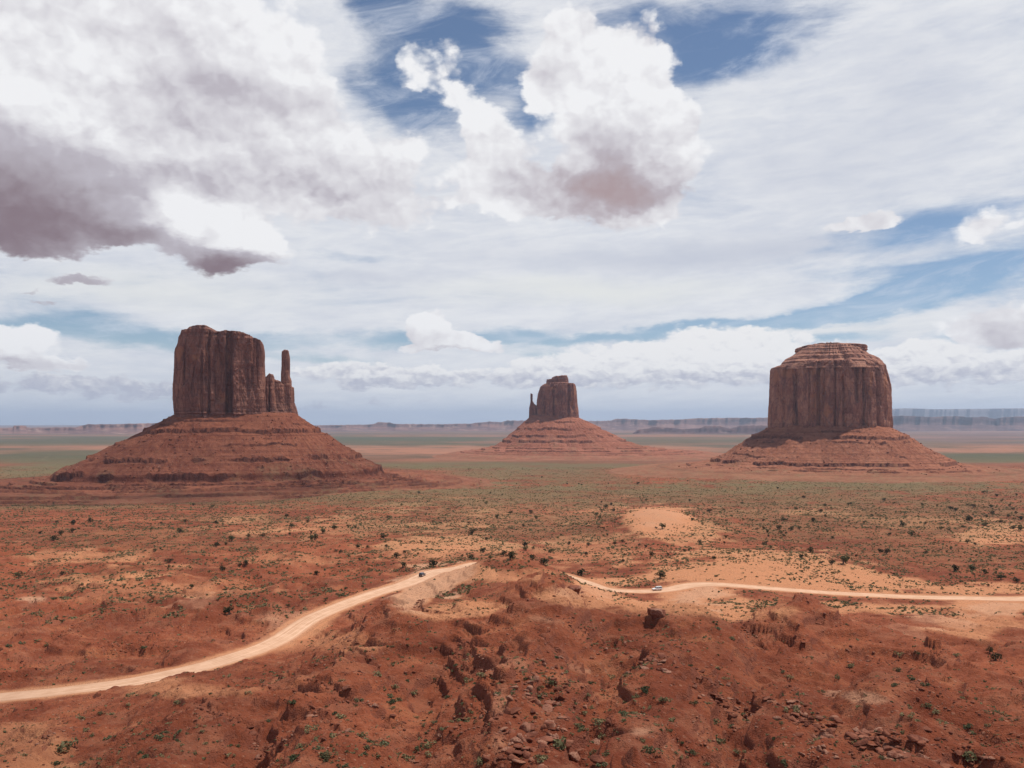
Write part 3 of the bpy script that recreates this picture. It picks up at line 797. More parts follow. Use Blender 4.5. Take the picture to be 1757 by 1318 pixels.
# ------------------------------------------------------------------ buttes
def cliff_material(name, dark, mid, light, zlo, zhi, bands=1.0):
    m, b = new_mat(name)
    pos = b.n('ShaderNodeNewGeometry').outputs['Position']
    zc = b.n('ShaderNodeSeparateXYZ', {0: pos}).outputs[2]
    n_b = b.noise(pos, 0.03, 5, 0.6)
    n_m = b.noise(pos, 0.16, 6, 0.65)
    streak = b.noise(b.vm('MULTIPLY', pos, (0.075, 0.075, 0.012)), 1.0, 6, 0.65)
    streak2 = b.noise(b.vm('MULTIPLY', pos, (0.34, 0.34, 0.045)), 1.0, 5, 0.6)
    col = b.mix(b.ss(b.m('ADD', b.m('MULTIPLY', n_b, 0.6), b.m('MULTIPLY', n_m, 0.5)), 0.46, 0.66), mid, light)
    crk = b.n('ShaderNodeTexVoronoi', {'Vector': b.vm('MULTIPLY', pos, (0.11, 0.11, 0.035)), 'Scale': 1.0, 'Detail': 1.0}, feature='DISTANCE_TO_EDGE')
    crf = b.ss(crk.outputs['Distance'], 0.05, 0.0, 0.0, 0.55)
    pan = b.n('ShaderNodeSeparateColor', {0: b.n('ShaderNodeTexVoronoi', {'Vector': b.vm('MULTIPLY', pos, (0.07, 0.07, 0.028)), 'Scale': 1.0}).outputs['Color']}).outputs[0]
    col = b.mix(b.ss(pan, 0.55, 0.9, 0, 0.45), col, light)
    col = b.mix(b.ss(pan, 0.4, 0.1, 0, 0.45), col, dark)
    col = b.mix(crf, col, (dark[0] * 0.6, dark[1] * 0.6, dark[2] * 0.6))
    col = b.mix(b.ss(b.m('ADD', streak, b.m('MULTIPLY', b.m('SUBTRACT', streak2, 0.5), 0.5)), 0.48, 0.68, 0.0, 0.75), col, dark)
    zz = b.m('ADD', zc, b.m('MULTIPLY', n_b, 3.0))
    bandn = b.noise(b.n('ShaderNodeCombineXYZ', {0: 0.0, 1: 0.0, 2: b.m('MULTIPLY', zz, 0.42)}).outputs[0], 1.0, 4, 0.7)
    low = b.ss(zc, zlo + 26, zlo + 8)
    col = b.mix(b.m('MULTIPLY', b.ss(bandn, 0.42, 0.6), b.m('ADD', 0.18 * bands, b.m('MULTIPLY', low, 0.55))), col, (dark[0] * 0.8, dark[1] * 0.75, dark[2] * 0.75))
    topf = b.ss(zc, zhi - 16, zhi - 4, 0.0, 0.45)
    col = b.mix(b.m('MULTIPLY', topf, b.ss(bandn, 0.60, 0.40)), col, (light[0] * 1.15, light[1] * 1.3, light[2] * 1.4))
    col = b.mix(b.m('MULTIPLY', b.attr('scar'), b.ss(n_m, 0.3, 0.6, 0.35, 0.9)), col, (0.36, 0.155, 0.085))  # fresh rock scars, and sunlit facets painted in as paler rock
    h = b.m('ADD', b.m('MULTIPLY', n_m, 1.0), b.m('ADD', b.m('MULTIPLY', streak2, 0.6), b.m('MULTIPLY', bandn, b.m('ADD', 0.15, b.m('MULTIPLY', low, 0.6)))))
    nrm = bump(b, h, 0.6, 2.0)
    finish(b, col, 0.95, nrm, 0.10)
    return m
M_CLIFF = {
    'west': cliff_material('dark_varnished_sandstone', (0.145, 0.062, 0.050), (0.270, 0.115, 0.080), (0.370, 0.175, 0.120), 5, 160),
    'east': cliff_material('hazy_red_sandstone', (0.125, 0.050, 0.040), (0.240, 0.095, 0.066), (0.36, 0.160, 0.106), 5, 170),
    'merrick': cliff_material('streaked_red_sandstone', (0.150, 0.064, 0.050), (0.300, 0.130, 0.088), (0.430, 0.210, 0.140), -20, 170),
}
def talus_material(name, base, lightc):
    m, b = new_mat(name)
    geo = b.n('ShaderNodeNewGeometry')
    pos = geo.outputs['Position']
    nz = b.n('ShaderNodeSeparateXYZ', {0: geo.outputs['Normal']}).outputs[2]
    zc = b.n('ShaderNodeSeparateXYZ', {0: pos}).outputs[2]
    n_b = b.noise(pos, 0.018, 6, 0.62)
    n_m = b.noise(pos, 0.11, 6, 0.65)
    n_f = b.noise(pos, 0.7, 4, 0.65)
    t = b.m('ADD', b.m('MULTIPLY', n_b, 0.5), b.m('MULTIPLY', n_m, 0.6))
    col = b.mix(b.ss(t, 0.42, 0.68), base, lightc)
    zb = b.noise(b.n('ShaderNodeCombineXYZ', {0: b.m('MULTIPLY', n_b, 0.6), 1: 0.0, 2: b.m('MULTIPLY', zc, 0.33)}).outputs[0], 1.0, 4, 0.7)
    col = b.mix(b.ss(zb, 0.5, 0.64, 0, 0.6), col, (base[0] * 0.62, base[1] * 0.58, base[2] * 0.6))
    # scattered blocks of fallen rock
    vor = b.n('ShaderNodeTexVoronoi', {'Vector': pos, 'Scale': 0.30})
    rn = b.n('ShaderNodeSeparateColor', {0: vor.outputs['Color']})
    deb = b.attr('debris')
    spot = b.m('MULTIPLY', b.ss(b.m('SUBTRACT', vor.outputs['Distance'], b.m('MULTIPLY', rn.outputs[0], 0.35)), 0.10, 0.0), deb)
    col = b.mix(b.m('MULTIPLY', spot, 0.7), col, b.mix(rn.outputs[1], (0.14, 0.06, 0.045), (0.40, 0.22, 0.15)))
    scrub = b.attr('scrub')
    col = b.mix(b.m('MULTIPLY', scrub, b.ss(n_m, 0.4, 0.62, 0.1, 0.75)), col, (0.165, 0.130, 0.070))
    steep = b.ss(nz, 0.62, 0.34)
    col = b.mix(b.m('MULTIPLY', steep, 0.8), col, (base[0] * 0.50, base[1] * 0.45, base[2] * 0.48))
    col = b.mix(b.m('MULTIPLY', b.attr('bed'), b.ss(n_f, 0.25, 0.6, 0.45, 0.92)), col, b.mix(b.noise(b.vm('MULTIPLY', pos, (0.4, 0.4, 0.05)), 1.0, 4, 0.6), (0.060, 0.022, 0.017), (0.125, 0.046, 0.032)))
    h = b.m('ADD', b.m('MULTIPLY', n_m, 0.8), b.m('ADD', b.m('MULTIPLY', spot, 0.45), b.m('MULTIPLY', n_f, 0.45)))
    finish(b, col, 0.97, bump(b, h, 0.8, 2.6), 0.08)
    return m
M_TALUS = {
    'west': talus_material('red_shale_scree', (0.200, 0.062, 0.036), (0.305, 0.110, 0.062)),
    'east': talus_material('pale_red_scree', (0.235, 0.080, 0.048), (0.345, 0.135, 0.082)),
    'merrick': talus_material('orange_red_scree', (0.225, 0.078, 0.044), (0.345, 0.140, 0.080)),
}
def superell(n_th, p):
    th = np.linspace(0, 2 * np.pi, n_th, endpoint=False)
    c, s = np.cos(th), np.sin(th)
    return np.sign(c) * np.abs(c) ** (2 / p), np.sign(s) * np.abs(s) ** (2 / p)
def even_outline(p, n, aspect):
    a, b = superell(n * 8, p)
    pts = np.stack([a, b * aspect], 1)
    seg = np.linalg.norm(np.roll(pts, -1, 0) - pts, axis=1)
    cs = np.concatenate([[0], np.cumsum(seg)])
    q = np.linspace(0, cs[-1], n, endpoint=False)
    ea = np.interp(q, cs, np.append(pts[:, 0], pts[0, 0]))
    eb = np.interp(q, cs, np.append(pts[:, 1], pts[0, 1])) / aspect
    return ea, eb

TC = [0.0, 1.0]
def TURN(V):
    """turn a butte's plan to the way it stands in the valley (square to the line from the overlook)"""
    th = math.atan2(TC[0], TC[1])
    dx, dy = (V[..., 0] - TC[0]) * math.cos(th), V[..., 1] - TC[1]
    return np.stack([TC[0] + dx * math.cos(th) + dy * math.sin(th), TC[1] - dx * math.sin(th) + dy * math.cos(th), V[..., 2]], -1)
def cliff_mesh(name, Y0, left, right, top, zb, depth, nth=620, nz=170, p=3.4, seed=0, flute=1.0, depth_top=None, grooves=(), strata=1.0, scars_or_sunlit=(), slab=1.0, round_top=1.0, outline_amp=0.08, low_band=20.0):
    """a rock tower: silhouette edges left/right are photo points (px, py) taken at distance Y0"""
    s = Y0 / F
    sz = (Y0 - 0.7 * (depth_top or depth)) / F
    zL = np.array([[(HY - b) * sz, (a - CX) * s] for a, b in left])[::-1]
    zR = np.array([[(HY - b) * sz, (a - CX) * s] for a, b in right])[::-1]
    zL, zR = zL[zL[:, 0].argsort()], zR[zR[:, 0].argsort()]
    tp = np.array([[(a - CX) * s, (HY - b) * sz] for a, b in top])
    xl0, xr0 = zL[0, 1], zR[0, 1]
    xc = (xl0 + xr0) / 2
    depth_top = depth_top or depth
    ea, eb = even_outline(p, nth, depth / ((xr0 - xl0) / 2))
    ox, oy = xc + ea * (xr0 - xl0) / 2, eb * depth                 # base outline (relative in y)
    lump = 1 + outline_amp * perlin3(ox / 34, oy / 34, seed, seed + 1)
    zmax = tp[:, 1].max()
    T = np.linspace(0, 1, nz)
    xi = np.clip(ox, tp[:, 0].min(), tp[:, 0].max())
    # rim height depends on where the top of the wall is, solved once with the top outline
    xl1, xr1 = zL[-1, 1], zR[-1, 1]
    oxt = (xl1 + xr1) / 2 + ea * (xr1 - xl1) / 2
    rim = np.interp(oxt, tp[:, 0], tp[:, 1]) + 1.6 * np.round(1.6 * perlin3(ox / 9, oy / 9, 3.3, seed + 2)) / 1.6 + 0.7 * perlin3(ox / 3, oy / 3, 1.3, seed + 3)
    Zg = zb + T[:, None] * (rim[None, :] - zb)
    L_ = np.interp(Zg, zL[:, 0], zL[:, 1])
    R_ = np.interp(Zg, zR[:, 0], zR[:, 1])
    dz = depth + (depth_top - depth) * T[:, None]
    X = (L_ + R_) / 2 + ea[None, :] * (R_ - L_) / 2
    Yv = eb[None, :] * dz * lump[None, :]
    tx, ty = np.roll(ox, -1) - np.roll(ox, 1), np.roll(oy, -1) - np.roll(oy, 1)
    ln = np.hypot(tx, ty) + 1e-9
    nx, ny = ty / ln, -tx / ln
    O = (np.broadcast_to(ox, Zg.shape), np.broadcast_to(oy, Zg.shape))
    wz = Zg + 14 * perlin3(O[0] / 45, O[1] / 45, Zg / 60, seed + 5)
    a1 = perlin3(O[0] / 27, O[1] / 27, wz / 260, seed + 6)
    a2 = perlin3(O[0] / 11, O[1] / 11, wz / 110, seed + 7)
    a3 = perlin3(O[0] / 4.2, O[1] / 4.2, wz / 34, seed + 8)
    a4 = perlin3(O[0] / 1.9, O[1] / 1.9, wz / 12, seed + 9)
    crease = lambda v: -np.exp(-(np.abs(v) / 0.09) ** 1.3)
    fade = 0.35 + 0.65 * sstep(perlin3(O[0] / 48, O[1] / 48, Zg / 64, seed + 19), -0.35, 0.25)
    d = flute * fade * (5.0 * perlin3(O[0] / 52, O[1] / 52, wz / 400, seed + 4) + 8.5 * a1 + 1.4 * a2 + 6.0 * crease(a1 + 0.12) + 1.8 * crease(a2) * (a1 > -0.3) + 0.6 * a3 + 0.6 * crease(a3) + 0.45 * a4)
    # spalled slabs: flat panels with sharp edges
    sp = perlin3(O[0] / 24, O[1] / 24, Zg / 44, seed + 11) + 0.35 * perlin3(O[0] / 7, O[1] / 7, Zg / 15, seed + 12)
    d = d + slab * 4.6 * (np.floor(sp * 4 + 0.5) / 4 - sp * 0.3)
    sp2 = perlin3(O[0] / 8, O[1] / 8, Zg / 13, seed + 17) + 0.3 * perlin3(O[0] / 3, O[1] / 3, Zg / 5, seed + 18)
    d = d + slab * 1.7 * (np.floor(sp2 * 3 + 0.5) / 3 - sp2 * 0.3) - 1.5 * flute
    bedz = Zg + 1.5 * perlin3(O[0] / 40, O[1] / 40, 0.0, seed + 13)
    bed = perlin2(bedz / 3.1, bedz * 0 + 0.37, seed + 14) + 0.6 * np.sign(perlin2(bedz / 5.3, bedz * 0 + 0.71, seed + 15)) * 0.6
    lowm = 1 - sstep(Zg, zb + low_band * 0.5, zb + low_band * 1.4)
    topm = sstep(T[:, None], 0.90, 0.97)
    d = d * (1 - 0.45 * lowm) + strata * bed * (0.34 + 1.3 * lowm + 0.9 * topm)
    for gx, gw, gd, gz0, gz1 in grooves:               # clefts in the wall facing the viewer: px, width px, depth m, from/to py
        zc0, zc1 = (HY - gz1) * s, (HY - gz0) * s
        cxm = (gx - CX) * s + 1.6 * perlin2(Zg / 22, Zg * 0 + gx, seed + 16)
        g = np.exp(-((X - cxm) / (gw * s)) ** 4) * sstep(Zg, zc0 - 6, zc0 + 4) * (1 - sstep(Zg, zc1 - 4, zc1 + 6)) * (ny[None, :] < -0.2)
        d = d - gd * g
    edge_keep = 0.28 + 0.72 * np.clip(np.abs(ny), 0, 1)[None, :]        # keep the skyline edges close to the measured outline
    d = d * edge_keep
    d = d - round_top * np.clip((T[:, None] - 0.955) / 0.045, 0, 1) ** 2
    scale_d = np.minimum(1.0, (R_ - L_) / 34.0)
    X = X + d * nx[None, :] * scale_d
    Yv = Yv + d * ny[None, :] * np.minimum(1.0, dz / 18)
    V = [np.stack([X, Y0 + Yv, Zg], -1).reshape(-1, 3)]
    # top: rings drawn in toward the middle
    nr_ = 14
    cxt, cyt = X[-1].mean(), Y0 + Yv[-1].mean()
    for k in range(1, nr_ + 1):
        f = 1 - k / nr_ * 0.985
        xx = cxt + (X[-1] - cxt) * f
        yy_ = cyt + (Y0 + Yv[-1] - cyt) * f
        zt_ = np.interp(xx, tp[:, 0], tp[:, 1])
        zt_ = Zg[-1] * f + zt_ * (1 - f) + (1 - f) * 0.8 * perlin2(xx / 7, yy_ / 7, seed + 20) + min(k, 2) * 0.35
        V.append(np.stack([xx, yy_, zt_], -1))
    V = np.concatenate(V)
    V = TURN(V)
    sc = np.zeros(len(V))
    for sx, sy, rx, ry in scars_or_sunlit:
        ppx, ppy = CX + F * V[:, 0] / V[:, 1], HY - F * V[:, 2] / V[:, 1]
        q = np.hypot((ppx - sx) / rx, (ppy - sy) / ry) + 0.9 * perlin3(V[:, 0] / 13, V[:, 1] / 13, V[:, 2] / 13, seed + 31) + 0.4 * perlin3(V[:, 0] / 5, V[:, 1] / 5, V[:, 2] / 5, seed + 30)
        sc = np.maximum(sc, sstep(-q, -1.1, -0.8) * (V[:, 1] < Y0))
    me = make_mesh(name, V, grid_quads(nz + nr_, nth, True), attrs={'scar': sc})
    return me, ox, oy, nx, ny

def talus_mesh(name, Y0, ox, oy, prof, ledges, kfun, dmax, nth=900, dd=1.25, seed=0, inset=9.0, debris=(), scrub_d=(150, 420), gully=1.0):
    """scree apron: prof = [(distance out from the cliff, height)], ledges = [(distance, drop, chance)]"""
    pts = np.stack([ox, oy], 1)
    seg = np.linalg.norm(np.roll(pts, -1, 0) - pts, axis=1)
    cs = np.concatenate([[0], np.cumsum(seg)])
    # smooth closed outline, sampled evenly by direction
    cxm, cym = (ox.max() + ox.min()) / 2, (oy.max() + oy.min()) / 2
    ang = np.arctan2(oy - cym, (ox - cxm))
    o = np.argsort(ang)
    # even by arc of an intermediate ring
    q = np.linspace(0, cs[-1] + 2 * np.pi * 100, nth, endpoint=False)
    nrx, nry = np.roll(oy, -1) - np.roll(oy, 1), -(np.roll(ox, -1) - np.roll(ox, 1))
    l = np.hypot(nrx, nry) + 1e-9
    nrx, nry = nrx / l, nry / l
    k = max(9, len(ox) // 14)
    def sm(a):
        a3 = np.concatenate([a, a, a])
        for _ in range(3):
            a3 = np.convolve(a3, np.ones(k) / k, 'same')
        return a3[len(a):2 * len(a)]
    nrx, nry = sm(nrx), sm(nry)
    l = np.hypot(nrx, nry)
    nrx, nry = nrx / l, nry / l
    mid = np.stack([ox + nrx * 100, oy + nry * 100], 1)
    seg = np.linalg.norm(np.roll(mid, -1, 0) - mid, axis=1)
    cs = np.concatenate([[0], np.cumsum(seg)])
    q = np.linspace(0, cs[-1], nth, endpoint=False)
    ip = lambda a: np.interp(q, cs, np.append(a, a[0]))
    bx, by, nx, ny = ip(ox), ip(oy), ip(nrx), ip(nry)
    l = np.hypot(nx, ny)
    nx, ny = nx / l, ny / l
    D = np.concatenate([np.arange(-inset, 230, dd), np.arange(230, dmax, dd * 2.2)])
    DD = np.broadcast_to(D[:, None], (len(D), nth))
    kk = kfun(nx, ny)[None, :]
    Xp = bx[None, :] + nx[None, :] * DD * kk
    Yp = by[None, :] + ny[None, :] * DD * kk
    pd, pz = np.array([a for a, _ in prof]), np.array([b_ for _, b_ in prof])
    nA = fbm2(Xp / 45, Yp / 45, 3, seed + 1)
    De = DD + 5 * nA * sstep(DD, 5, 60)
    Zb = np.interp(De, pd, pz)
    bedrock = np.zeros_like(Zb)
    for i, (ld, drop, chance) in enumerate(ledges):
        off = 4.0 * fbm2(nx * 3.1 + i, ny * 3.1, 4, seed + 40 + i)[None, :] * min(1.0, ld / 60) + 0.9 * perlin2(Xp / 11.0, Yp / 11.0, seed + 60 + i) + 0.3 * perlin2(Xp / 3.0, Yp / 3.0, seed + 70 + i)
        msk = sstep(fbm2(nx * 2.3 + 5 * i, ny * 2.3, 3, seed + 80 + i), 0.42 - chance, 0.62 - chance)[None, :]
        e = DD - ld - off
        sharp = sstep(e, -0.3, 0.7)
        ramp = sstep(e, -16, 16)
        Zb = Zb - drop * msk * (sharp - ramp)
        brk = sstep(fbm2(Xp / 9, Yp / 9, 2, seed + 90 + i), -0.45, 0.1)
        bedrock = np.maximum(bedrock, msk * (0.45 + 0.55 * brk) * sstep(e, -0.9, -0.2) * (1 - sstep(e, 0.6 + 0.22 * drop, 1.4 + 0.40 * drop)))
        Zb = Zb + 0.8 * msk * np.exp(-(e / 2.6) ** 2) * (e < 0)
    rg = (1 - np.abs(perlin2(nx * 14 + 3, ny * 14, seed + 100)) * 2)[None, :] * 0.9 + (1 - np.abs(perlin2(nx * 37, ny * 37 + 2, seed + 101)) * 2)[None, :] * 0.4
    Zb = Zb + gully * rg * sstep(DD, 4, 30) * (1 - sstep(DD, 120, 260)) * 1.1
    rough = 0.55 * fbm2(Xp / 8, Yp / 8, 4, seed + 110)
    Zb = Zb + rough
    deb = np.zeros_like(Zb) + 0.25
    fx, fy = CX + F * Xp / (Y0 + Yp), HY - F * Zb / (Y0 + Yp)
    for cx, cy, rx, ry, st in debris:
        r = np.hypot((fx - cx) / rx, (fy - cy) / ry) + 0.6 * nA
        w = st * sstep(-r, -1.3, -0.5)
        deb = np.maximum(deb, w)
    blocks = np.maximum(perlin2(Xp / 3.4, Yp / 3.4, seed + 120), 0) ** 2 * 2.2 + np.maximum(perlin2(Xp / 7.5, Yp / 7.5, seed + 121) - 0.25, 0) * 3.2
    Zb = Zb + blocks * np.clip(deb, 0, 1) * sstep(DD, 6, 20) * (1 - sstep(DD, 260, 330))
    # run out into the plain: keep the outer hem under the ground sheet
    G = TURN(np.stack([Xp, Y0 + Yp, Zb], -1))
    gz = ground_z(G[..., 0], G[..., 1])
    hem = sstep(DD, dmax - 150, dmax - 2)
    Zb = Zb * (1 - hem) + (np.minimum(Zb, gz) - 2.5) * hem
    scr = sstep(DD, *scrub_d) * 0.55 + 0.5 * sstep(fbm2(Xp / 60, Yp / 60, 3, seed + 130), 0.1, 0.5) * sstep(DD, 60, 140)
    G[..., 2] = Zb
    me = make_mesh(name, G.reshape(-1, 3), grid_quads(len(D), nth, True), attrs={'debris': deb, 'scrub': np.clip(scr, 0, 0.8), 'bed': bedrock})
    tab = (G[..., 0], G[..., 1], Zb)
    return me, tab

TALUS = []
def center_mesh(me, c):
    n = len(me.vertices)
    a = np.empty(n * 3, np.float32)
    me.vertices.foreach_get('co', a)
    a = a.reshape(-1, 3) - np.array(c, np.float32)
    me.vertices.foreach_set('co', a.ravel())
    me.update()
def part(name, me, root, mat):
    center_mesh(me, root.location)
    return link(name, me, mat, root)

# ---- the left butte with its tall thin spire
Yw = 1500.0
TC[:] = [-477, Yw]
west = tag(empty('sandstone_butte', (-477, Yw, -110)), 'tall blocky dark butte with one slender spire standing off its right end', 'butte', 'sandstone buttes')
me, ox, oy, _, _ = cliff_mesh('cliff', Yw,
    left=[(309, 566), (307, 590), (303, 600), (300, 640), (299, 660), (300, 700), (302, 716)],
    right=[(451, 586), (454, 600), (455, 640), (457, 662), (458, 700), (460, 720)],
    top=[(300, 592), (306, 592), (309, 578), (313, 569), (322, 567), (330, 562), (343, 560), (352, 561), (358, 568), (364, 569), (378, 570), (392, 568), (415, 570), (428, 575), (436, 578), (448, 581), (455, 590)],
    zb=4, depth=54, depth_top=46, seed=100, nth=700, nz=190, p=5.0, flute=0.8, slab=1.45,
    grooves=[(393, 5.5, 17, 572, 720), (376, 6, 9, 600, 690), (360, 2.2, 6, 570, 720), (444, 1.6, 5, 582, 665), (318, 2.0, 5, 600, 660), (348, 2.0, 4, 610, 720), (328, 4, 3, 596, 640)],
    scars_or_sunlit=[(309, 604, 8, 11), (337, 612, 6, 4), (382, 683, 7, 14)])
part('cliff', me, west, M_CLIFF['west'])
ox_all, oy_all = ox, oy
me, ox2, oy2, _, _ = cliff_mesh('shoulder', Yw + 2,
    left=[(442, 650), (440, 720)], right=[(496, 664), (497, 690), (506, 722)],
    top=[(440, 655), (449, 655), (455, 652), (458, 645), (462, 641), (470, 642), (473, 650), (480, 653), (488, 657), (497, 664)],
    zb=0, depth=34, depth_top=20, seed=200, nth=320, nz=110, p=3.0, flute=0.4, slab=0.9, scars_or_sunlit=[(476, 676, 8, 16)], grooves=[(462, 1.4, 5, 660, 710)])
part('shoulder', me, west, M_CLIFF['west'])
me, ox3, oy3, _, _ = cliff_mesh('spire', Yw + 1,
    left=[(485, 600), (485, 625), (484, 640), (484, 655), (484, 690), (482, 724)],
    right=[(498, 600), (500, 612), (500, 645), (503, 652), (503, 662), (507, 664), (508, 690), (512, 700), (515, 712), (516, 724)],
    top=[(485, 601), (488, 599), (496, 599), (499, 602)],
    zb=-2, depth=26, depth_top=6, seed=300, nth=220, nz=170, p=3.0, flute=0.3, slab=0.7, round_top=0.8, outline_amp=0.03)
part('spire', me, west, M_CLIFF['west'])
ea, eb = even_outline(3.6, 500, 0.55)
wx0, wx1 = (299 - CX) * Yw / F, (514 - CX) * Yw / F
tox, toy = (wx0 + wx1) / 2 + ea * (wx1 - wx0) / 2, eb * 52
me, tab = talus_mesh('talus_slope', Yw, tox, toy,
    prof=[(-10, 17), (0, 12), (38, -14), (110, -58), (150, -80), (158, -90), (200, -95), (300, -102.5), (380, -109), (430, -113), (540, -126)],
    ledges=[(14, 2.5, 0.25), (24, 2.0, 0.3), (39, 6.0, 0.85), (76, 2.2, 0.25), (112, 6.5, 0.8), (151, 8.0, 0.68), (180, 4.0, 0.75), (205, 5.0, 0.9), (222, 4.0, 0.7), (242, 5.0, 0.85), (270, 4.4, 0.6), (300, 5.0, 0.85), (335, 4.4, 0.7)],
    kfun=lambda nx, ny: (1.0 + np.where(nx < 0, 0.22, 0.0) * np.abs(nx) ** 1.5) * (1 - 0.30 * np.clip(-ny, 0, 1) ** 1.5), dmax=500, seed=400, nth=1000,
    debris=[(260, 795, 60, 14, 0.75), (400, 790, 60, 12, 0.6), (540, 800, 110, 45, 1.0), (600, 815, 90, 25, 1.0), (470, 760, 60, 25, 0.6), (350, 760, 80, 14, 0.5)])
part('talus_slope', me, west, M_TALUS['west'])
TALUS.append(tab)

# ---- the right butte: broad, layered, capped with a slab
Ym = 2000.0
TC[:] = [717, Ym]
merr = tag(empty('sandstone_butte', (717, Ym, -112)), 'broad drum shaped butte with a stepped cap and overhanging summit slab', 'butte', 'sandstone buttes')
me, ox, oy, _, _ = cliff_mesh('cliff', Ym,
    left=[(1337, 622), (1322, 628), (1320, 632), (1319, 660), (1317, 700), (1316, 742)],
    right=[(1509, 619), (1518, 626), (1521, 640), (1526, 662), (1528, 690), (1528, 742)],
    top=[(1318, 630), (1333, 630), (1336, 625), (1342, 621), (1400, 620), (1450, 619), (1508, 619), (1514, 623), (1520, 630)],
    zb=-26, depth=112, depth_top=92, seed=500, nth=820, nz=190, p=2.7, flute=1.25,
    grooves=[(1405, 3.2, 12, 625, 735), (1367, 2.5, 8, 640, 735), (1345, 2.2, 7, 632, 735), (1432, 2.0, 7, 625, 735), (1468, 3.2, 10, 625, 690), (1480, 2.0, 8, 622, 735), (1504, 3.0, 9, 630, 735), (1446, 1.6, 6, 650, 735), (1390, 1.6, 5, 640, 735), (1516, 1.6, 6, 640, 720)],
    scars_or_sunlit=[(1328, 645, 8, 10), (1352, 640, 14, 7), (1398, 635, 10, 8), (1402, 690, 8, 24), (1420, 705, 6, 12), (1494, 655, 3, 30), (1519, 655, 3, 26)])  # sunlit facets and right-hand strips of the buttresses, painted as paler rock
part('cliff', me, merr, M_CLIFF['merrick'])
mox, moy = ox, oy
me, *_ = cliff_mesh('stepped_cap', Ym,
    left=[(1378, 590), (1370, 598), (1362, 605), (1354, 610), (1345, 614), (1341, 618), (1338, 622), (1332, 628)],
    right=[(1474, 590), (1483, 600), (1491, 607), (1500, 611), (1508, 615), (1511, 619), (1516, 625)],
    top=[(1340, 604), (1370, 600), (1390, 593), (1405, 589), (1425, 588), (1445, 590), (1462, 594), (1485, 600), (1510, 604)],
    zb=118, depth=100, depth_top=46, seed=560, nth=520, nz=60, p=2.4, flute=1.3, slab=1.3, outline_amp=0.22, strata=1.35, low_band=80)
part('stepped_cap', me, merr, M_CLIFF['merrick'])
me, *_ = cliff_mesh('summit_slab', Ym,
    left=[(1366, 594), (1363, 597), (1363, 601), (1367, 605), (1372, 608)],
    right=[(1486, 592), (1488, 594), (1488, 600), (1486, 602), (1480, 608)],
    top=[(1360, 596), (1368, 594), (1385, 591), (1404, 590), (1430, 589), (1470, 590), (1488, 592)],
    zb=152, depth=36, depth_top=38, seed=590, nth=420, nz=34, p=2.4, flute=1.0, slab=2.2, outline_amp=0.3, strata=1.4, low_band=60, round_top=1.5)
part('summit_slab', me, merr, M_CLIFF['merrick'])
me, tab = talus_mesh('talus_slope', Ym, mox, moy,
    prof=[(-16, -2), (0, -12), (30, -30), (75, -62), (118, -86), (135, -92), (190, -99), (280, -105), (400, -114), (500, -124)],
    ledges=[(12, 2, 0.2), (34, 5.5, 0.75), (48, 3.0, 0.35), (92, 2.5, 0.25), (119, 7.0, 0.8), (150, 3.0, 0.45), (176, 3, 0.4)],
    kfun=lambda nx, ny: 1.0 + 0.12 * np.abs(nx) - 0.10 * np.clip(-ny, 0, 1), dmax=420, seed=700, nth=1000,
    debris=[(1300, 785, 70, 22, 1.0), (1550, 770, 90, 26, 1.0), (1420, 790, 110, 14, 0.6), (1390, 795, 90, 10, 0.8), (1500, 745, 40, 12, 0.8)], scrub_d=(120, 260))
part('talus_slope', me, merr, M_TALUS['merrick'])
TALUS.append(tab)

# ---- the far butte between them, with a short thumb
Ye = 3200.0
TC[:] = [146, Ye]
east = tag(empty('sandstone_butte', (146, Ye, -122)), 'smaller distant butte with a short thumb pinnacle on its left side', 'butte', 'sandstone buttes')
me, ox, oy, _, _ = cliff_mesh('cliff', Ye,
    left=[(933, 658), (927, 663), (923, 675), (921, 690), (920, 724)],
    right=[(987, 658), (989, 672), (990, 690), (993, 712), (994, 726)],
    top=[(922, 668), (929, 660), (936, 658), (960, 657), (985, 658), (989, 662)],
    zb=4, depth=62, depth_top=52, seed=800, nth=520, nz=130, p=3.2, flute=1.1,
    grooves=[(950, 1.6, 8, 665, 720), (975, 2.2, 9, 662, 720), (934, 1.6, 6, 680, 720)], scars_or_sunlit=[(942, 666, 10, 4), (953, 692, 3, 6), (982, 690, 3, 20), (985, 670, 3, 8)])  # the narrow right-hand strips paint the sunlit edge into the rock colour
part('cliff', me, east, M_CLIFF['east'])
me, *_ = cliff_mesh('summit_slab', Ye, left=[(948, 646), (946, 650), (938, 651), (937, 656), (938, 660)], right=[(973, 645), (975, 649), (976, 655), (975, 660)],
    top=[(936, 650), (946, 649), (950, 646), (962, 645), (973, 644), (976, 648)], zb=136, depth=34, depth_top=26, seed=830, nth=240, nz=40, p=3.2, flute=0.4, slab=0.8, strata=1.6, low_band=60, round_top=1.2)
part('summit_slab', me, east, M_CLIFF['east'])
me, *_ = cliff_mesh('thumb_pinnacle', Ye, left=[(910, 676), (910, 690), (908, 700), (907, 724)], right=[(914, 677), (914, 688), (917, 693), (922, 697), (925, 724)],
    top=[(909, 677), (911, 675), (914, 677)], zb=2, depth=24, depth_top=7, seed=860, nth=160, nz=110, p=2.6, flute=0.5, slab=0.5, round_top=0.8)
part('thumb_pinnacle', me, east, M_CLIFF['east'])
ex0, ex1 = (908 - CX) * Ye / F, (993 - CX) * Ye / F
ea, eb = even_outline(3.0, 400, 0.7)
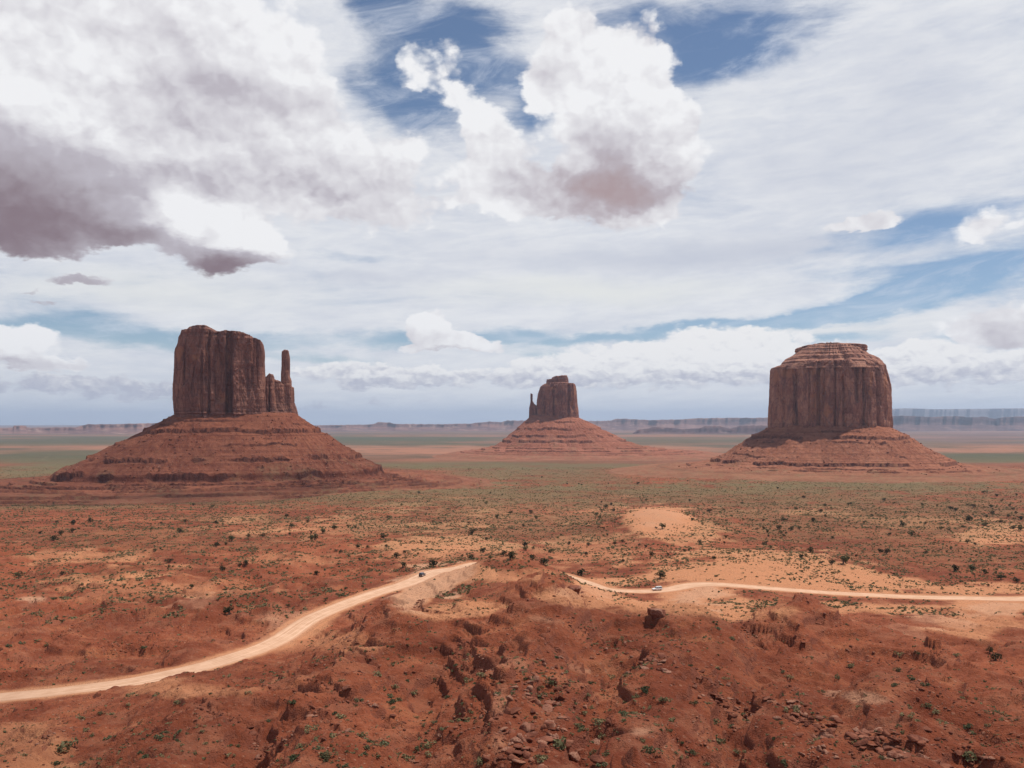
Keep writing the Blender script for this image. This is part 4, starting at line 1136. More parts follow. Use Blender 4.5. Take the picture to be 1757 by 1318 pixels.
me, tab = talus_mesh('talus_slope', Ye, (ex0 + ex1) / 2 + ea * (ex1 - ex0) / 2, eb * 62,
    prof=[(-12, 30), (0, 18), (60, -30), (108, -66), (140, -84), (210, -98), (320, -108), (440, -116), (540, -128)],
    ledges=[(22, 4, 0.3), (52, 6, 0.5), (84, 6, 0.5), (109, 9, 0.75), (165, 5, 0.8), (200, 5, 0.8), (240, 5, 0.8), (285, 5, 0.8)],
    kfun=lambda nx, ny: 1.0 + np.where(nx < 0, -0.14, 0.55) * np.abs(nx) ** 1.5, dmax=460, seed=900, nth=800, dd=1.8,
    debris=[(945, 745, 40, 18, 0.7), (1050, 770, 50, 12, 0.8)], gully=1.5, scrub_d=(200, 420))
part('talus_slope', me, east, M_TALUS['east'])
TALUS.append(tab)

# ------------------------------------------------------------------ far mesas on the skyline
def mesa_material(name, a, c, lightc):
    m, b = new_mat(name)
    geo = b.n('ShaderNodeNewGeometry')
    pos = geo.outputs['Position']
    nz = b.n('ShaderNodeSeparateXYZ', {0: geo.outputs['Normal']}).outputs[2]
    n1_ = b.noise(b.vm('MULTIPLY', pos, (0.0012, 0.0012, 0.02)), 1.0, 6, 0.65)
    n2_ = b.noise(pos, 0.006, 6, 0.65)
    col = b.mix(b.ss(n1_, 0.4, 0.62), a, c)
    col = b.mix(b.ss(n2_, 0.52, 0.7, 0, 0.6), col, lightc)
    col = b.mix(b.ss(nz, 0.7, 0.4, 0, 0.6), col, a)
    finish(b, col, 0.97, None, 0.05)
    return m
M_MESA = mesa_material("faded_mesa_rock", (0.12, 0.062, 0.055), (0.22, 0.115, 0.09), (0.40, 0.27, 0.215))
M_MESAD = mesa_material("dark_mesa_rock", (0.085, 0.048, 0.048), (0.15, 0.082, 0.072), (0.30, 0.19, 0.16))
M_MESA_HAZED = mesa_material("hazed_far_rock", (0.20, 0.17, 0.18), (0.27, 0.23, 0.23), (0.36, 0.31, 0.30))  # distance haze put into the colour: ridge rock made paler
def mesa(label, sky, Y0, base_py, mat, depth=1600, seed=0, cliff=0.45, apron=900, rough=1.0):
    s = Y0 / F
    px_ = np.arange(sky[0][0], sky[-1][0] + 0.1, 1.0)
    sp = np.interp(px_, [a for a, _ in sky], [b_ for _, b_ in sky])
    ends = np.minimum(px_ - px_[0], px_[-1] - px_) / 12.0
    x = (px_ - CX) * s
    zt = (HY - sp) * s
    zbse = (HY - base_py) * s
    zt = zbse + (zt - zbse) * np.clip(ends + 0.15, 0, 1)
    zt = zt + rough * s * 0.7 * perlin2(px_ / 5, px_ * 0 + 0.4, seed) * np.clip(ends, 0, 1)
    prom = (fbm2(px_ / 30, px_ * 0 + 0.6, 3, seed + 3, 0.4)) * depth * 0.14
    h = zt - zbse
    prof = [(-apron, 0.0), (-apron * 0.55, 0.14), (-apron * 0.2, 0.38), (-60, 1 - cliff), (-12, 1 - cliff * 0.5), (0, 0.985), (60, 1.0), (depth * 0.5, 1.0), (depth, 0.98), (depth + 500, 0.0)]
    rows = []
    for i, (dy, f) in enumerate(prof):
        yy_ = Y0 + dy + prom * (1.0 if i < 7 else 0.3) + (24 * perlin2(px_ / 9, px_ * 0 + i * 0.1, seed + 7) if 0 < i < 6 else 0)
        zz = zbse + h * f - (6 if f == 0 else 0)
        rows.append(np.stack([x * (yy_ / Y0), yy_, zz * np.where(zz > 0, yy_ / Y0, 1.0)], 1))
    V = np.array(rows)
    me = make_mesh('mesa', V.reshape(-1, 3), grid_quads(len(prof), len(px_)))
    o = link('mesa', me, mat)
    c = V.reshape(-1, 3).mean(0)
    o.location = (c[0], c[1], zbse)
    center_mesh(me, o.location)
    return tag(o, label, 'mesa')
mesa('long pale mesa with a small square knob left of the tall blocky butte', [(-70, 735), (-20, 736), (22, 735), (24, 731), (44, 731), (47, 735), (80, 735), (100, 734), (132, 734), (150, 728.5), (200, 728), (240, 727), (268, 726), (300, 728), (330, 733)], 11000, 744, M_MESA, seed=1000)
mesa('low pale skyline plateau with small knolls between the left and far butte', [(480, 735), (530, 731), (640, 728.5), (648, 724.5), (668, 725), (680, 728), (760, 728), (806, 727), (840, 723.5), (862, 724), (870, 721.5), (915, 722), (960, 726)], 15000, 738.5, M_MESA, depth=2600, seed=1010)
mesa('faint layered plateau on the skyline right of the distant butte', [(960, 725), (1000, 723), (1050, 721.5), (1056, 718.5), (1082, 719), (1110, 721), (1160, 720), (1200, 717.5), (1290, 717), (1350, 716)], 16000, 737.5, M_MESA, depth=2600, seed=1020)
mesa('row of small dark buttes standing before the pale skyline plateau', [(1085, 738), (1110, 736), (1120, 733), (1150, 734), (1172, 737), (1200, 735.5), (1210, 731), (1236, 731.5), (1252, 736), (1270, 731), (1330, 730), (1350, 733)], 10500, 745, M_MESAD, depth=500, seed=1030, apron=300)
mesa('dark purple cliff line of a plateau right of the drum shaped butte', [(1490, 717), (1530, 715), (1545, 713), (1600, 715.5), (1640, 714), (1660, 716), (1690, 715), (1705, 719), (1722, 716), (1757, 714.5), (1800, 716), (1880, 717)], 15000, 738.5, M_MESAD, depth=2400, seed=1040, cliff=0.6)
mesa('pale blue ridge highest on the far right skyline', [(1420, 708), (1500, 703), (1545, 701), (1560, 700.5), (1600, 702), (1680, 701.5), (1757, 700.5), (1850, 700), (1960, 705)], 26000, 733, M_MESA_HAZED, depth=5000, seed=1050, rough=0.3)

# ------------------------------------------------------------------ what the camera side of the ground shows (for choosing the largest repeats)
VEL = Z / YY
RUNMAX = np.maximum.accumulate(VEL, axis=0)
def visible(x, y, z):
    v = z / y
    fr = np.interp(np.log(y), LROWS, np.arange(NR)) - 4
    fc = np.interp(x / y, COLS, np.arange(NC))
    p = CX + F * x / y
    q = HY - F * v
    return (v > bil(RUNMAX, np.maximum(fr, 0), fc) - 0.0015) & (p > 0) & (p < 1757) & (q < 1318)
def free_of_road(x, y):
    return sample(BLOCKM, x, y) < 0.1

# ------------------------------------------------------------------ boulders
def rock_shape(seed, sub=2):
    rr = np.random.default_rng(seed)
    import bmesh
    bm = bmesh.new()
    bmesh.ops.create_icosphere(bm, subdivisions=sub, radius=1.0)
    v = np.array([p.co[:] for p in bm.verts])
    f = np.array([[q.index for q in fc.verts] for fc in bm.faces])
    bm.free()
    npl = 13
    n_ = rr.normal(size=(npl, 3))
    n_ /= np.linalg.norm(n_, axis=1, keepdims=True)
    h = rr.uniform(0.46, 0.76, npl)
    d = v @ n_.T
    r = np.min(np.where(d > 0.05, h / np.maximum(d, 0.05), 9), axis=1)
    r = np.minimum(r, 1.15)
    v = v * r[:, None]
    v = v * rr.uniform(0.8, 1.15, 3) * np.array([1.0, 1.0, 0.72])
    v += 0.02 * np.stack([perlin3(v[:, 0] * 2.3, v[:, 1] * 2.3, v[:, 2] * 2.3, seed + i) for i in range(3)], 1)
    if seed % 3 == 0:
        v = v * np.array([1.35, 1.1, 0.42])          # flat slabs
    return v, f
def boulder_material():
    m, b = new_mat("red_boulder_rock")
    pos = b.n('ShaderNodeNewGeometry').outputs['Position']
    rnd = b.n('ShaderNodeObjectInfo').outputs['Random']
    n1_ = b.noise(pos, 0.5, 5, 0.65)
    n2_ = b.noise(pos, 4.0, 4, 0.6)
    col = b.mix(b.ss(n1_, 0.38, 0.66), (0.135, 0.045, 0.028), (0.265, 0.098, 0.058))
    n3_ = b.noise(pos, 0.21, 2, 0.5)
    col = b.mix(b.m('MULTIPLY', b.m('MAXIMUM', b.ss(rnd, 0.8, 1.0, 0, 0.8), b.ss(n3_, 0.53, 0.62, 0, 0.8)), b.ss(n2_, 0.3, 0.6)), col, (0.38, 0.20, 0.135))
    finish(b, col, 0.95, bump(b, b.m('ADD', n1_, n2_), 0.5, 0.25), 0.1)
    return m
M_BOULDER = boulder_material()
ROCKS = [rock_shape(40 + i, 3) for i in range(9)]
ROCKS_LO = [rock_shape(60 + i, 1) for i in range(7)]
CLUST = [  # photo centre, radii, how many, size range in metres, group
    (925, 1205, 60, 40, 110, (0.35, 1.5), 'c'), (930, 1265, 70, 45, 120, (0.4, 1.9), 'c'), (880, 1290, 50, 30, 60, (0.4, 1.6), 'c'), (960, 1180, 50, 30, 70, (0.3, 1.3), 'c'),
    (800, 1215, 60, 35, 80, (0.3, 1.0), 'c'), (745, 1195, 50, 25, 60, (0.3, 1.0), 'c'), (830, 1130, 40, 20, 50, (0.3, 1.1), 'c'), (930, 1130, 50, 25, 60, (0.3, 1.2), 'c'), (990, 1080, 60, 20, 60, (0.3, 1.2), 'c'),
    (1130, 1130, 50, 22, 70, (0.4, 1.6), 'r'), (1060, 1110, 60, 25, 80, (0.3, 1.3), 'r'), (1170, 1115, 40, 22, 50, (0.3, 1.3), 'r'), (1240, 1205, 50, 26, 90, (0.3, 1.4), 'r'), (1280, 1225, 40, 22, 70, (0.3, 1.3), 'r'),
    (1370, 1235, 40, 24, 80, (0.4, 1.6), 'r'), (1420, 1255, 50, 26, 90, (0.4, 1.7), 'r'), (1490, 1265, 50, 26, 90, (0.4, 1.6), 'r'), (1540, 1285, 70, 26, 110, (0.4, 1.5), 'r'), (1400, 1290, 50, 20, 40, (0.3, 1.1), 'r'),
    (1480, 1140, 60, 24, 110, (0.25, 0.9), 'r'), (1530, 1165, 60, 20, 90, (0.25, 0.9), 'r'), (1290, 1090, 60, 24, 90, (0.25, 1.0), 'r'), (1320, 1140, 50, 20, 60, (0.25, 0.8), 'r'), (1240, 1060, 40, 14, 60, (0.25, 0.9), 'r'),
    (1600, 1215, 60, 24, 70, (0.25, 0.9), 'r'), (1680, 1240, 60, 40, 60, (0.25, 0.9), 'r'), (1600, 1130, 80, 16, 80, (0.25, 0.8), 'r'), (1690, 1000, 60, 12, 60, (0.4, 1.6), 'm'), (1560, 1075, 60, 14, 80, (0.2, 0.7), 'r'),
    (430, 1070, 70, 24, 130, (0.3, 1.1), 'l'), (120, 1075, 60, 20, 140, (0.3, 1.0), 'l'), (210, 1110, 50, 16, 110, (0.3, 0.9), 'l'), (280, 1080, 50, 14, 90, (0.3, 0.9), 'l'), (60, 1150, 70, 14, 50, (0.3, 0.9), 'l'),
    (85, 1265, 45, 24, 80, (0.3, 1.1), 'l'), (140, 1235, 30, 14, 40, (0.3, 0.9), 'l'), (390, 1185, 40, 20, 50, (0.25, 0.8), 'l'), (590, 1105, 40, 22, 100, (0.3, 1.2), 'l'), (560, 1130, 40, 20, 70, (0.3, 1.0), 'l'),
    (700, 1130, 60, 40, 40, (0.25, 0.7), 'c'), (880, 1080, 70, 24, 50, (0.25, 0.8), 'c'), (960, 1000, 40, 12, 60, (0.3, 1.2), 'm'), (990, 1012, 16, 10, 30, (0.5, 1.6), 'm'), (640, 1160, 60, 20, 40, (0.25, 0.8), 'l'),
    (1090, 1230, 80, 60, 40, (0.2, 0.7), 'r'), (250, 1270, 160, 40, 40, (0.2, 0.6), 'l'), (600, 1280, 120, 30, 60, (0.25, 0.8), 'l'), (1640, 1290, 90, 24, 70, (0.3, 1.1), 'r'), (1200, 1290, 90, 24, 40, (0.25, 0.8), 'r'),
]
bx_, by_, bs_, bg_ = [], [], [], []
for cx, cy, rx, ry, nn, (s0, s1), g in CLUST:
    c = pix0(cx, cy, Z)
    e1, e2 = pix0(cx, cy - ry, Z), pix0(cx, cy + ry, Z)
    ryw = min(max(abs(e1[1] - e2[1]) / 2, 3), 30)
    for _ in range(nn):
        a, b2 = RNG.normal(0, 0.55), RNG.normal(0, 0.55)
        bx_.append(c[0] + a * rx * c[1] / F)
        by_.append(c[1] + b2 * ryw)
        bs_.append(s0 + (s1 - s0) * RNG.random() ** 2.6)
        bg_.append(g)
for wl, hgt in ledge_world:                     # blocks fallen from the ledges lie at their feet
    L = np.concatenate([[0], np.cumsum(np.linalg.norm(np.diff(wl, axis=0), axis=1))])
    for _ in range(int(L[-1] * 2.2)):
        q = RNG.random() * L[-1]
        p = np.array([np.interp(q, L, wl[:, 0]), np.interp(q, L, wl[:, 1])])
        off = RNG.gamma(1.6, 1.3)
        bx_.append(p[0] + RNG.normal(0, 0.6))
        by_.append(p[1] - off + 0.6)
        bs_.append(0.22 + 0.9 * RNG.random() ** 2.5)
        bg_.append('c' if p[1] < 330 and -60 < p[0] < 30 else ('r' if p[0] > 0 else 'l'))
for _ in range(15000):                           # loose stones everywhere on the near slopes
    y = 100 * (4.5 ** RNG.random())
    x = RNG.uniform(-0.62, 0.62) * y
    bx_.append(x)
    by_.append(y)
    bs_.append(0.11 + 0.50 * RNG.random() ** 3.5)
    bg_.append('x')
bx_, by_, bs_, bg_ = np.array(bx_), np.array(by_), np.array(bs_), np.array(bg_)
ok = free_of_road(bx_, by_) & (by_ > 80) & (sample(DUNEM, bx_, by_) < 0.2)
bx_, by_, bs_, bg_ = bx_[ok], by_[ok], bs_[ok], bg_[ok]
bz_ = ground_z(bx_, by_)
vis = visible(bx_, by_, bz_ + bs_ * 0.4)
size = bs_ / by_ * vis
order = np.argsort(-size)
BIG = order[:290]
isbig = np.zeros(len(bx_), bool)
isbig[BIG] = True
BLAB = {'c': ('angular red boulder in the rubble of the central foreground spur', 'boulders on the central spur'),
        'r': ('red sandstone boulder among the rubble on the right foreground slopes', 'boulders on the right slopes'),
        'l': ('brown red boulder among broken ledges left of the central spur', 'boulders on the left slopes'),
        'm': ('lit boulder beside the dirt road past the foreground ridge', 'boulders by the road'),
        'x': ('loose red stone lying alone on bare foreground soil', 'loose stones')}
rock_me = [make_mesh('boulder', v, None, f, smooth=False) for v, f in ROCKS]
for me in rock_me:
    me.materials.append(M_BOULDER)
for i in BIG:
    o = bpy.data.objects.new('boulder', rock_me[RNG.integers(len(rock_me))])
    COL.objects.link(o)
    s = bs_[i] * 0.62
    o.scale = (s * RNG.uniform(0.85, 1.3), s, s * RNG.uniform(0.75, 1.15))
    o.location = (bx_[i], by_[i], bz_[i] + s * 0.18)
    o.rotation_euler = (RNG.uniform(-0.4, 0.4), RNG.uniform(-0.4, 0.4), RNG.uniform(0, 6.28))
    lab, grp = BLAB[bg_[i]]
    tag(o, lab, 'boulder', grp)
def scatter_mesh(shapes, x, y, z, s, sink, flat=(0.7, 1.1)):
    vs, fs, n = [], [], 0
    which = RNG.integers(len(shapes), size=len(x))
    ang = RNG.uniform(0, 6.283, len(x))
    for k in range(len(shapes)):
        idx = np.nonzero(which == k)[0]
        if not len(idx):
            continue
        v, f = shapes[k]
        ca, sa = np.cos(ang[idx])[:, None], np.sin(ang[idx])[:, None]
        sx = s[idx][:, None] * RNG.uniform(0.8, 1.3, (len(idx), 1))
        sy = s[idx][:, None] * RNG.uniform(0.8, 1.2, (len(idx), 1))
        sz = s[idx][:, None] * RNG.uniform(*flat, (len(idx), 1))
        X = v[None, :, 0] * sx
        Y = v[None, :, 1] * sy
        P = np.stack([x[idx][:, None] + X * ca - Y * sa, y[idx][:, None] + X * sa + Y * ca, z[idx][:, None] + v[None, :, 2] * sz + s[idx][:, None] * sink], -1)
        vs.append(P.reshape(-1, 3))
        fs.append((f[None] + (np.arange(len(idx)) * len(v))[:, None, None] + n).reshape(-1, f.shape[1]))
        n += P.shape[0] * P.shape[1]
    return np.concatenate(vs), np.concatenate(fs)
rest = ~isbig & (np.abs(bx_ / by_) < 0.7)
v, f = scatter_mesh(ROCKS_LO, bx_[rest], by_[rest], bz_[rest], bs_[rest] * 0.6, 0.15)
rub = link('rubble', make_mesh('rubble', v, None, f, smooth=False), M_BOULDER)
rub['kind'] = 'stuff'
# fallen blocks on the scree aprons
tx_, ty_, tz_, ts_ = [], [], [], []
for ti, ((Xp, Yp, Zp), cnt, smx) in enumerate(zip(TALUS, (6500, 5600, 2200), (6.5, 7.5, 8.5))):
    nd, nth_ = Xp.shape
    r = (nd * 0.62 * RNG.random(cnt) ** 0.9 + 8).astype(int)
    c = RNG.integers(nth_, size=cnt)
    keep = Yp[r, c] < Yp.mean() + 40
    clump = fbm2(Xp[r, c] / 45, Yp[r, c] / 45, 2, 1200 + ti) > RNG.uniform(-0.5, 0.55, cnt)
    k = keep & clump
    tx_.append(Xp[r, c][k]); ty_.append(Yp[r, c][k]); tz_.append(Zp[r, c][k])
    ts_.append(0.9 + smx * 0.6 * RNG.random(k.sum()) ** 3.5)
tx_, ty_, tz_, ts_ = map(np.concatenate, (tx_, ty_, tz_, ts_))
v, f = scatter_mesh(ROCKS_LO, tx_, ty_, tz_, ts_ * 0.62, 0.2)
rub2 = link('scree_rubble', make_mesh('scree_rubble', v, None, f, smooth=False), M_BOULDER)
rub2['kind'] = 'stuff'

# ------------------------------------------------------------------ standing blocks and overhanging slabs
def slab_rock(label, px_, py_, w, h, dpt, lean, seed, rz=0.0, cat='rock', sink=0.8):
    """an undercut block: the cap juts out over a narrower foot"""
    p = pix(px_, py_)
    nth, nz = 72, 30
    ea, eb = even_outline(3.2, nth, dpt / w)
    T = np.linspace(0, 1, nz)[:, None]
    wid = 0.84 + 0.16 * sstep(T, 0.15, 0.8) + 0.025 * np.sign(np.sin(T * 23))
    X = ea[None] * w / 2 * wid + lean * (T - 0.5)
    Yv = eb[None] * dpt / 2 * wid - 0.12 * dpt * sstep(T, 0.2, 0.9)
    Zv = T * h * np.ones((1, nth))
    nn = 0.10 * w * (perlin3(X / (w * .22), Yv / (w * .22), Zv / (w * .3), seed) + 0.6 * perlin3(X / (w * .09), Yv / (w * .09), Zv / (w * .12), seed + 1))
    rr = np.hypot(X, Yv) + 1e-6
    X, Yv = X + nn * X / rr, Yv + nn * Yv / rr
    V = [np.stack([X, Yv, Zv], -1).reshape(-1, 3)]
    for k in range(1, 7):
        q = 1 - k / 6 * 0.97
        V.append(np.stack([X[-1].mean() + (X[-1] - X[-1].mean()) * q, Yv[-1].mean() + (Yv[-1] - Yv[-1].mean()) * q, Zv[-1] + 0.10 * h * (1 - q) + 0.04 * h * perlin2(X[-1] * q, Yv[-1] * q, seed + 5)], -1))
    o = link('rock_block', make_mesh('rock_block', np.concatenate(V), grid_quads(nz + 6, nth, True)), M_BOULDER)
    o.location = (p[0], p[1], p[2] - sink)
    o.rotation_euler = (0, 0, rz)
    return tag(o, label, cat)
def wedge_rock(label, px_, py_, scl, planes, seed, sink):
    import bmesh
    p = pix(px_, py_)
    bm = bmesh.new()
    bmesh.ops.create_icosphere(bm, subdivisions=5, radius=1.0)
    v = np.array([q.co[:] for q in bm.verts])
    f = np.array([[q.index for q in fc.verts] for fc in bm.faces])
    bm.free()
    n_ = np.array([q[:3] for q in planes], float)
    n_ /= np.linalg.norm(n_, axis=1, keepdims=True)
    d = v @ n_.T
    r = np.min(np.where(d > 0.05, np.array([q[3] for q in planes]) / np.maximum(d, 0.05), 9), axis=1)
    v = v * np.minimum(r, 1.5)[:, None]
    v = v * (1 + 0.10 * fbm3(v[:, 0] * 2.2, v[:, 1] * 2.2, v[:, 2] * 3.5, 4, seed))[:, None]
    o = link('rock_block', make_mesh('rock_block', v * np.array(scl), None, f, smooth=False), M_BOULDER)
    o.location = (p[0], p[1], p[2] + scl[2] * 0.8 - sink)
    return tag(o, label, 'rock')
wedge_rock('undercut dark red block with flat top below the white car', 1128, 1058, (1.9, 1.9, 2.0),
           [(0.08, 0.1, 1, .74), (0.1, -1, -.42, .62), (-1, -.15, -.28, .85), (.85, -.45, .35, .85), (0.9, .2, -.2, 1.0), (0, 1, .2, .9), (0, 0, -1, .9)], 2001, 1.35)
slab_rock('small broken crag at the right end of the sunlit knoll', 985, 1013, 3.2, 2.2, 5.0, 0.3, 2006, sink=1.1)

# ------------------------------------------------------------------ plants
def leaf_material(name, c1, c2):
    m, b = new_mat(name)
    pos = b.n('ShaderNodeNewGeometry').outputs['Position']
    rnd = b.n('ShaderNodeObjectInfo').outputs['Random']
    n1_ = b.noise(pos, 0.9, 3, 0.6)
    t = b.m('ADD', b.m('MULTIPLY', n1_, 0.8), b.m('MULTIPLY', b.m('SUBTRACT', rnd, 0.5), 0.5))
    col = b.mix(b.ss(t, 0.2, 0.65), c1, c2)
    p = b.n('ShaderNodeBsdfPrincipled', {'Base Color': col, 'Roughness': 0.9, 'Specular IOR Level': 0.1})
    tr = b.n('ShaderNodeBsdfTranslucent', {0: col})
    mx = b.n('ShaderNodeMixShader', {0: 0.18, 1: p.outputs[0], 2: tr.outputs[0]})
    b.n('ShaderNodeOutputMaterial', {0: mx.outputs[0]})
    return m
M_SAGE = leaf_material("sage_leaves", (0.135, 0.125, 0.062), (0.270, 0.230, 0.120))
M_SAGE2 = leaf_material("green_brush_leaves", (0.085, 0.098, 0.050), (0.160, 0.170, 0.092))
M_JUN = leaf_material("juniper_leaves", (0.030, 0.034, 0.016), (0.105, 0.100, 0.046))
def bark_material():
    m, b = new_mat("grey_bark")
    pos = b.n('ShaderNodeNewGeometry').outputs['Position']
    col = b.mix(b.noise(pos, 3.0, 4, 0.6), (0.10, 0.070, 0.050), (0.20, 0.150, 0.115))
    finish(b, col, 0.95)
    return m
M_BARK = bark_material()
def leaf_cloud(centres, radii, n, leaf, seed):
    rr = np.random.default_rng(seed)
    w = np.array(radii) ** 2
    k = rr.choice(len(centres), n, p=w / w.sum())
    d = rr.normal(size=(n, 3))
    d /= np.linalg.norm(d, axis=1, keepdims=True)
    rad_ = np.array(radii)[k] * rr.uniform(0.45, 1.0, n) ** 0.5
    c = np.array(centres)[k] + d * rad_[:, None] * np.array([1, 1, 0.8])
    c[:, 2] = np.maximum(c[:, 2], 0.02)
    a = rr.normal(size=(n, 3)) + d * 0.6
    a /= np.linalg.norm(a, axis=1, keepdims=True)
    b2 = np.cross(a, rr.normal(size=(n, 3)))
    b2 /= np.linalg.norm(b2, axis=1, keepdims=True)
    L = leaf * rr.uniform(0.6, 1.3, n)[:, None]
    P = np.stack([c - a * L * 0.6 - b2 * L * 0.38, c + a * L * 0.1 - b2 * L * 0.55, c + a * L, c + b2 * L * 0.6], 1)
    f = np.arange(n * 4).reshape(-1, 4)
    return P.reshape(-1, 3), f
def shrub_shape(seed, n, leaf):
    rr = np.random.default_rng(seed)
    m_ = rr.integers(3, 6)
    cs = np.stack([rr.normal(0, 0.30, m_), rr.normal(0, 0.30, m_), rr.uniform(0.18, 0.40, m_)], 1)
    return leaf_cloud(cs, rr.uniform(0.26, 0.42, m_), n, leaf, seed)
def tube(pts, radii, sides=6):
    pts = np.array(pts, float)
    V, Fq = [], []
    for i, p in enumerate(pts):
        t = pts[min(i + 1, len(pts) - 1)] - pts[max(i - 1, 0)]
        t /= np.linalg.norm(t) + 1e-9
        a = np.cross(t, [0.3, 0.9, 0.1])
        a /= np.linalg.norm(a) + 1e-9
        b2 = np.cross(t, a)
        for k in range(sides):
            g = 2 * math.pi * k / sides
            V.append(p + radii[i] * (math.cos(g) * a + math.sin(g) * b2))
    for i in range(len(pts) - 1):
        for k in range(sides):
            Fq.append([i * sides + k, i * sides + (k + 1) % sides, (i + 1) * sides + (k + 1) % sides, (i + 1) * sides + k])
    return np.array(V), np.array(Fq)
def juniper_shapes(seed):
    rr = np.random.default_rng(seed)
    h = 1.0
    lean = rr.normal(0, 0.08, 2)
    V, Fq = tube([(0, 0, -0.08), (lean[0] * .3, lean[1] * .3, 0.22), (lean[0], lean[1], 0.5), (lean[0] * 1.3, lean[1] * 1.4, 0.85)], [0.085, 0.06, 0.04, 0.012])
    nb = 4
    cs, rs = [], []
    for k in range(rr.integers(4, 7)):
        a = rr.uniform(0, 6.28)
        e = np.array([math.cos(a) * rr.uniform(0.2, 0.42), math.sin(a) * rr.uniform(0.2, 0.42), rr.uniform(0.32, 0.72)])
        v2, f2 = tube([(lean[0] * .3, lean[1] * .3, 0.15 + 0.05 * k), e * 0.6 + [0, 0, 0.1], e], [0.035, 0.025, 0.008], 5)
        Fq = np.concatenate([Fq, f2 + len(V)])
        V = np.concatenate([V, v2])
        cs.append(e)
        rs.append(rr.uniform(0.20, 0.33))
    cs.append(np.array([lean[0], lean[1], 0.68]))
    rs.append(0.30)
    cv, cf = leaf_cloud(cs, rs, 330, 0.085, seed + 1)
    return (V, Fq), (cv, cf)
JUN = [juniper_shapes(3000 + i * 7) for i in range(6)]
JUN_ME = []
for (tv, tf), (cv, cf) in JUN:
    a = make_mesh('trunk', tv, tf)
    a.materials.append(M_BARK)
    b2 = make_mesh('crown', cv, cf, smooth=False)
    b2.materials.append(M_JUN)
    JUN_ME.append((a, b2))
def crop(ox, oy, k, pts):
    return [(ox + a / k, oy + b_ / k) for a, b_ in pts]
jl = crop(580, 880, 2.928, [(15, 195), (105, 235), (95, 170), (150, 170), (232, 125), (245, 170), (295, 220), (335, 195), (325, 268), (387, 265), (400, 205), (418, 145), (475, 42), (395, 65), (50, 62), (85, 75), (250, 20),
    (730, 195), (765, 225), (832, 212), (622, 215), (675, 105), (745, 130), (980, 178), (1068, 195), (1260, 160), (1245, 208), (1310, 70), (1120, 110), (1430, 240), (1442, 208), (1545, 170), (1660, 210), (1655, 165), (1740, 190), (1235, 325), (1390, 155)])
jl += crop(1157, 880, 2.928, [(250, 150), (470, 95), (535, 98), (585, 85), (630, 80), (540, 35), (75, 185), (90, 110), (200, 230), (740, 250), (1040, 300), (1100, 305), (1575, 365), (1585, 700), (1615, 735), (680, 195), (1450, 70), (1565, 60),
    (1700, 75), (1480, 35), (1560, 300), (1640, 330), (1720, 345), (1385, 310), (700, 40), (955, 45), (1140, 42), (1340, 80)])
jl += crop(0, 880, 2.928, [(455, 42), (372, 55), (205, 100), (365, 95), (305, 105), (285, 45), (810, 50), (930, 42), (900, 82), (1080, 50), (1085, 165), (1135, 155), (1245, 120), (1320, 115), (1165, 135), (1455, 105), (1565, 98), (1620, 98), (1580, 130),
    (1680, 78), (1690, 190), (1635, 435), (1445, 470), (1205, 265), (1590, 305), (1150, 505), (960, 375), (315, 305)])
jl += crop(1500, 670, 5.73, [(1250, 1080), (1440, 1085), (1360, 1165), (1395, 1205), (1150, 1140), (1160, 1215), (970, 1140), (920, 1120), (620, 1130), (470, 1120), (750, 1160), (795, 1175), (940, 1270), (970, 1215), (1105, 1240), (1200, 1035),
    (1120, 955), (940, 962), (1075, 1000), (1395, 1020), (265, 1290), (510, 1300), (785, 1230), (1320, 1235), (1440, 1260), (1330, 1130), (95, 1080), (190, 1105)])
jl += crop(760, 520, 1.7623, [(515, 627), (420, 548), (850, 625), (740, 640), (805, 630), (890, 628), (1030, 655), (480, 600), (605, 575), (500, 545), (180, 578), (250, 515), (270, 520), (300, 525), (315, 500), (240, 500), (375, 545), (130, 605), (1140, 630),
    (1155, 612), (1225, 608), (1310, 635), (1385, 660)])
jspecial = {(1447, 966): ('largest dark juniper at the edge of the orange slope right of the white car', 6.0), (744, 970): ('round dark juniper at the outside of the road bend near the dark car', 5.6),
            (1132, 990): ('big yellowish green bushy juniper just behind the white car', 6.2)}
def plant_juniper(px_, py_, w, lab, grp=None):
    p = pix(px_, py_ + 2)
    if p[1] > 2600:
        return
    if not free_of_road(p[0], p[1]):
        p[1] += 12
        p[2] = float(ground_z(p[0], p[1]))
    k = RNG.integers(len(JUN_ME))
    r = empty('juniper_tree', p, RNG.uniform(0, 6.28))
    sc = w / 1.15
    r.scale = (sc, sc * RNG.uniform(0.85, 1.1), sc * RNG.uniform(0.68, 0.95))
    for nm, me in zip(('trunk', 'crown'), JUN_ME[k]):
        o = bpy.data.objects.new(nm, me)
        COL.objects.link(o)
        o.parent = r
    return tag(r, lab, 'juniper', grp)
for (a, b_), (lab, w) in jspecial.items():
    plant_juniper(a, b_, w, lab)
_t = 0
while _t < 95:
    a, b_ = RNG.uniform(5, 1750), 800 + 190 * RNG.random() ** 1.3
    q = pix0(a, b_, Z)
    if q[1] < 2400 and RNG.random() < float(sample(VEGD, q[0], q[1])) * (0.25 + 1.5 * max(0.0, float(perlin2(q[0] / 70, q[1] / 90, 180)))):
        jl.append((a, b_))
        _t += 1
for _ in range(48):
    jl.append((RNG.normal(1280, 260), RNG.uniform(878, 962)))
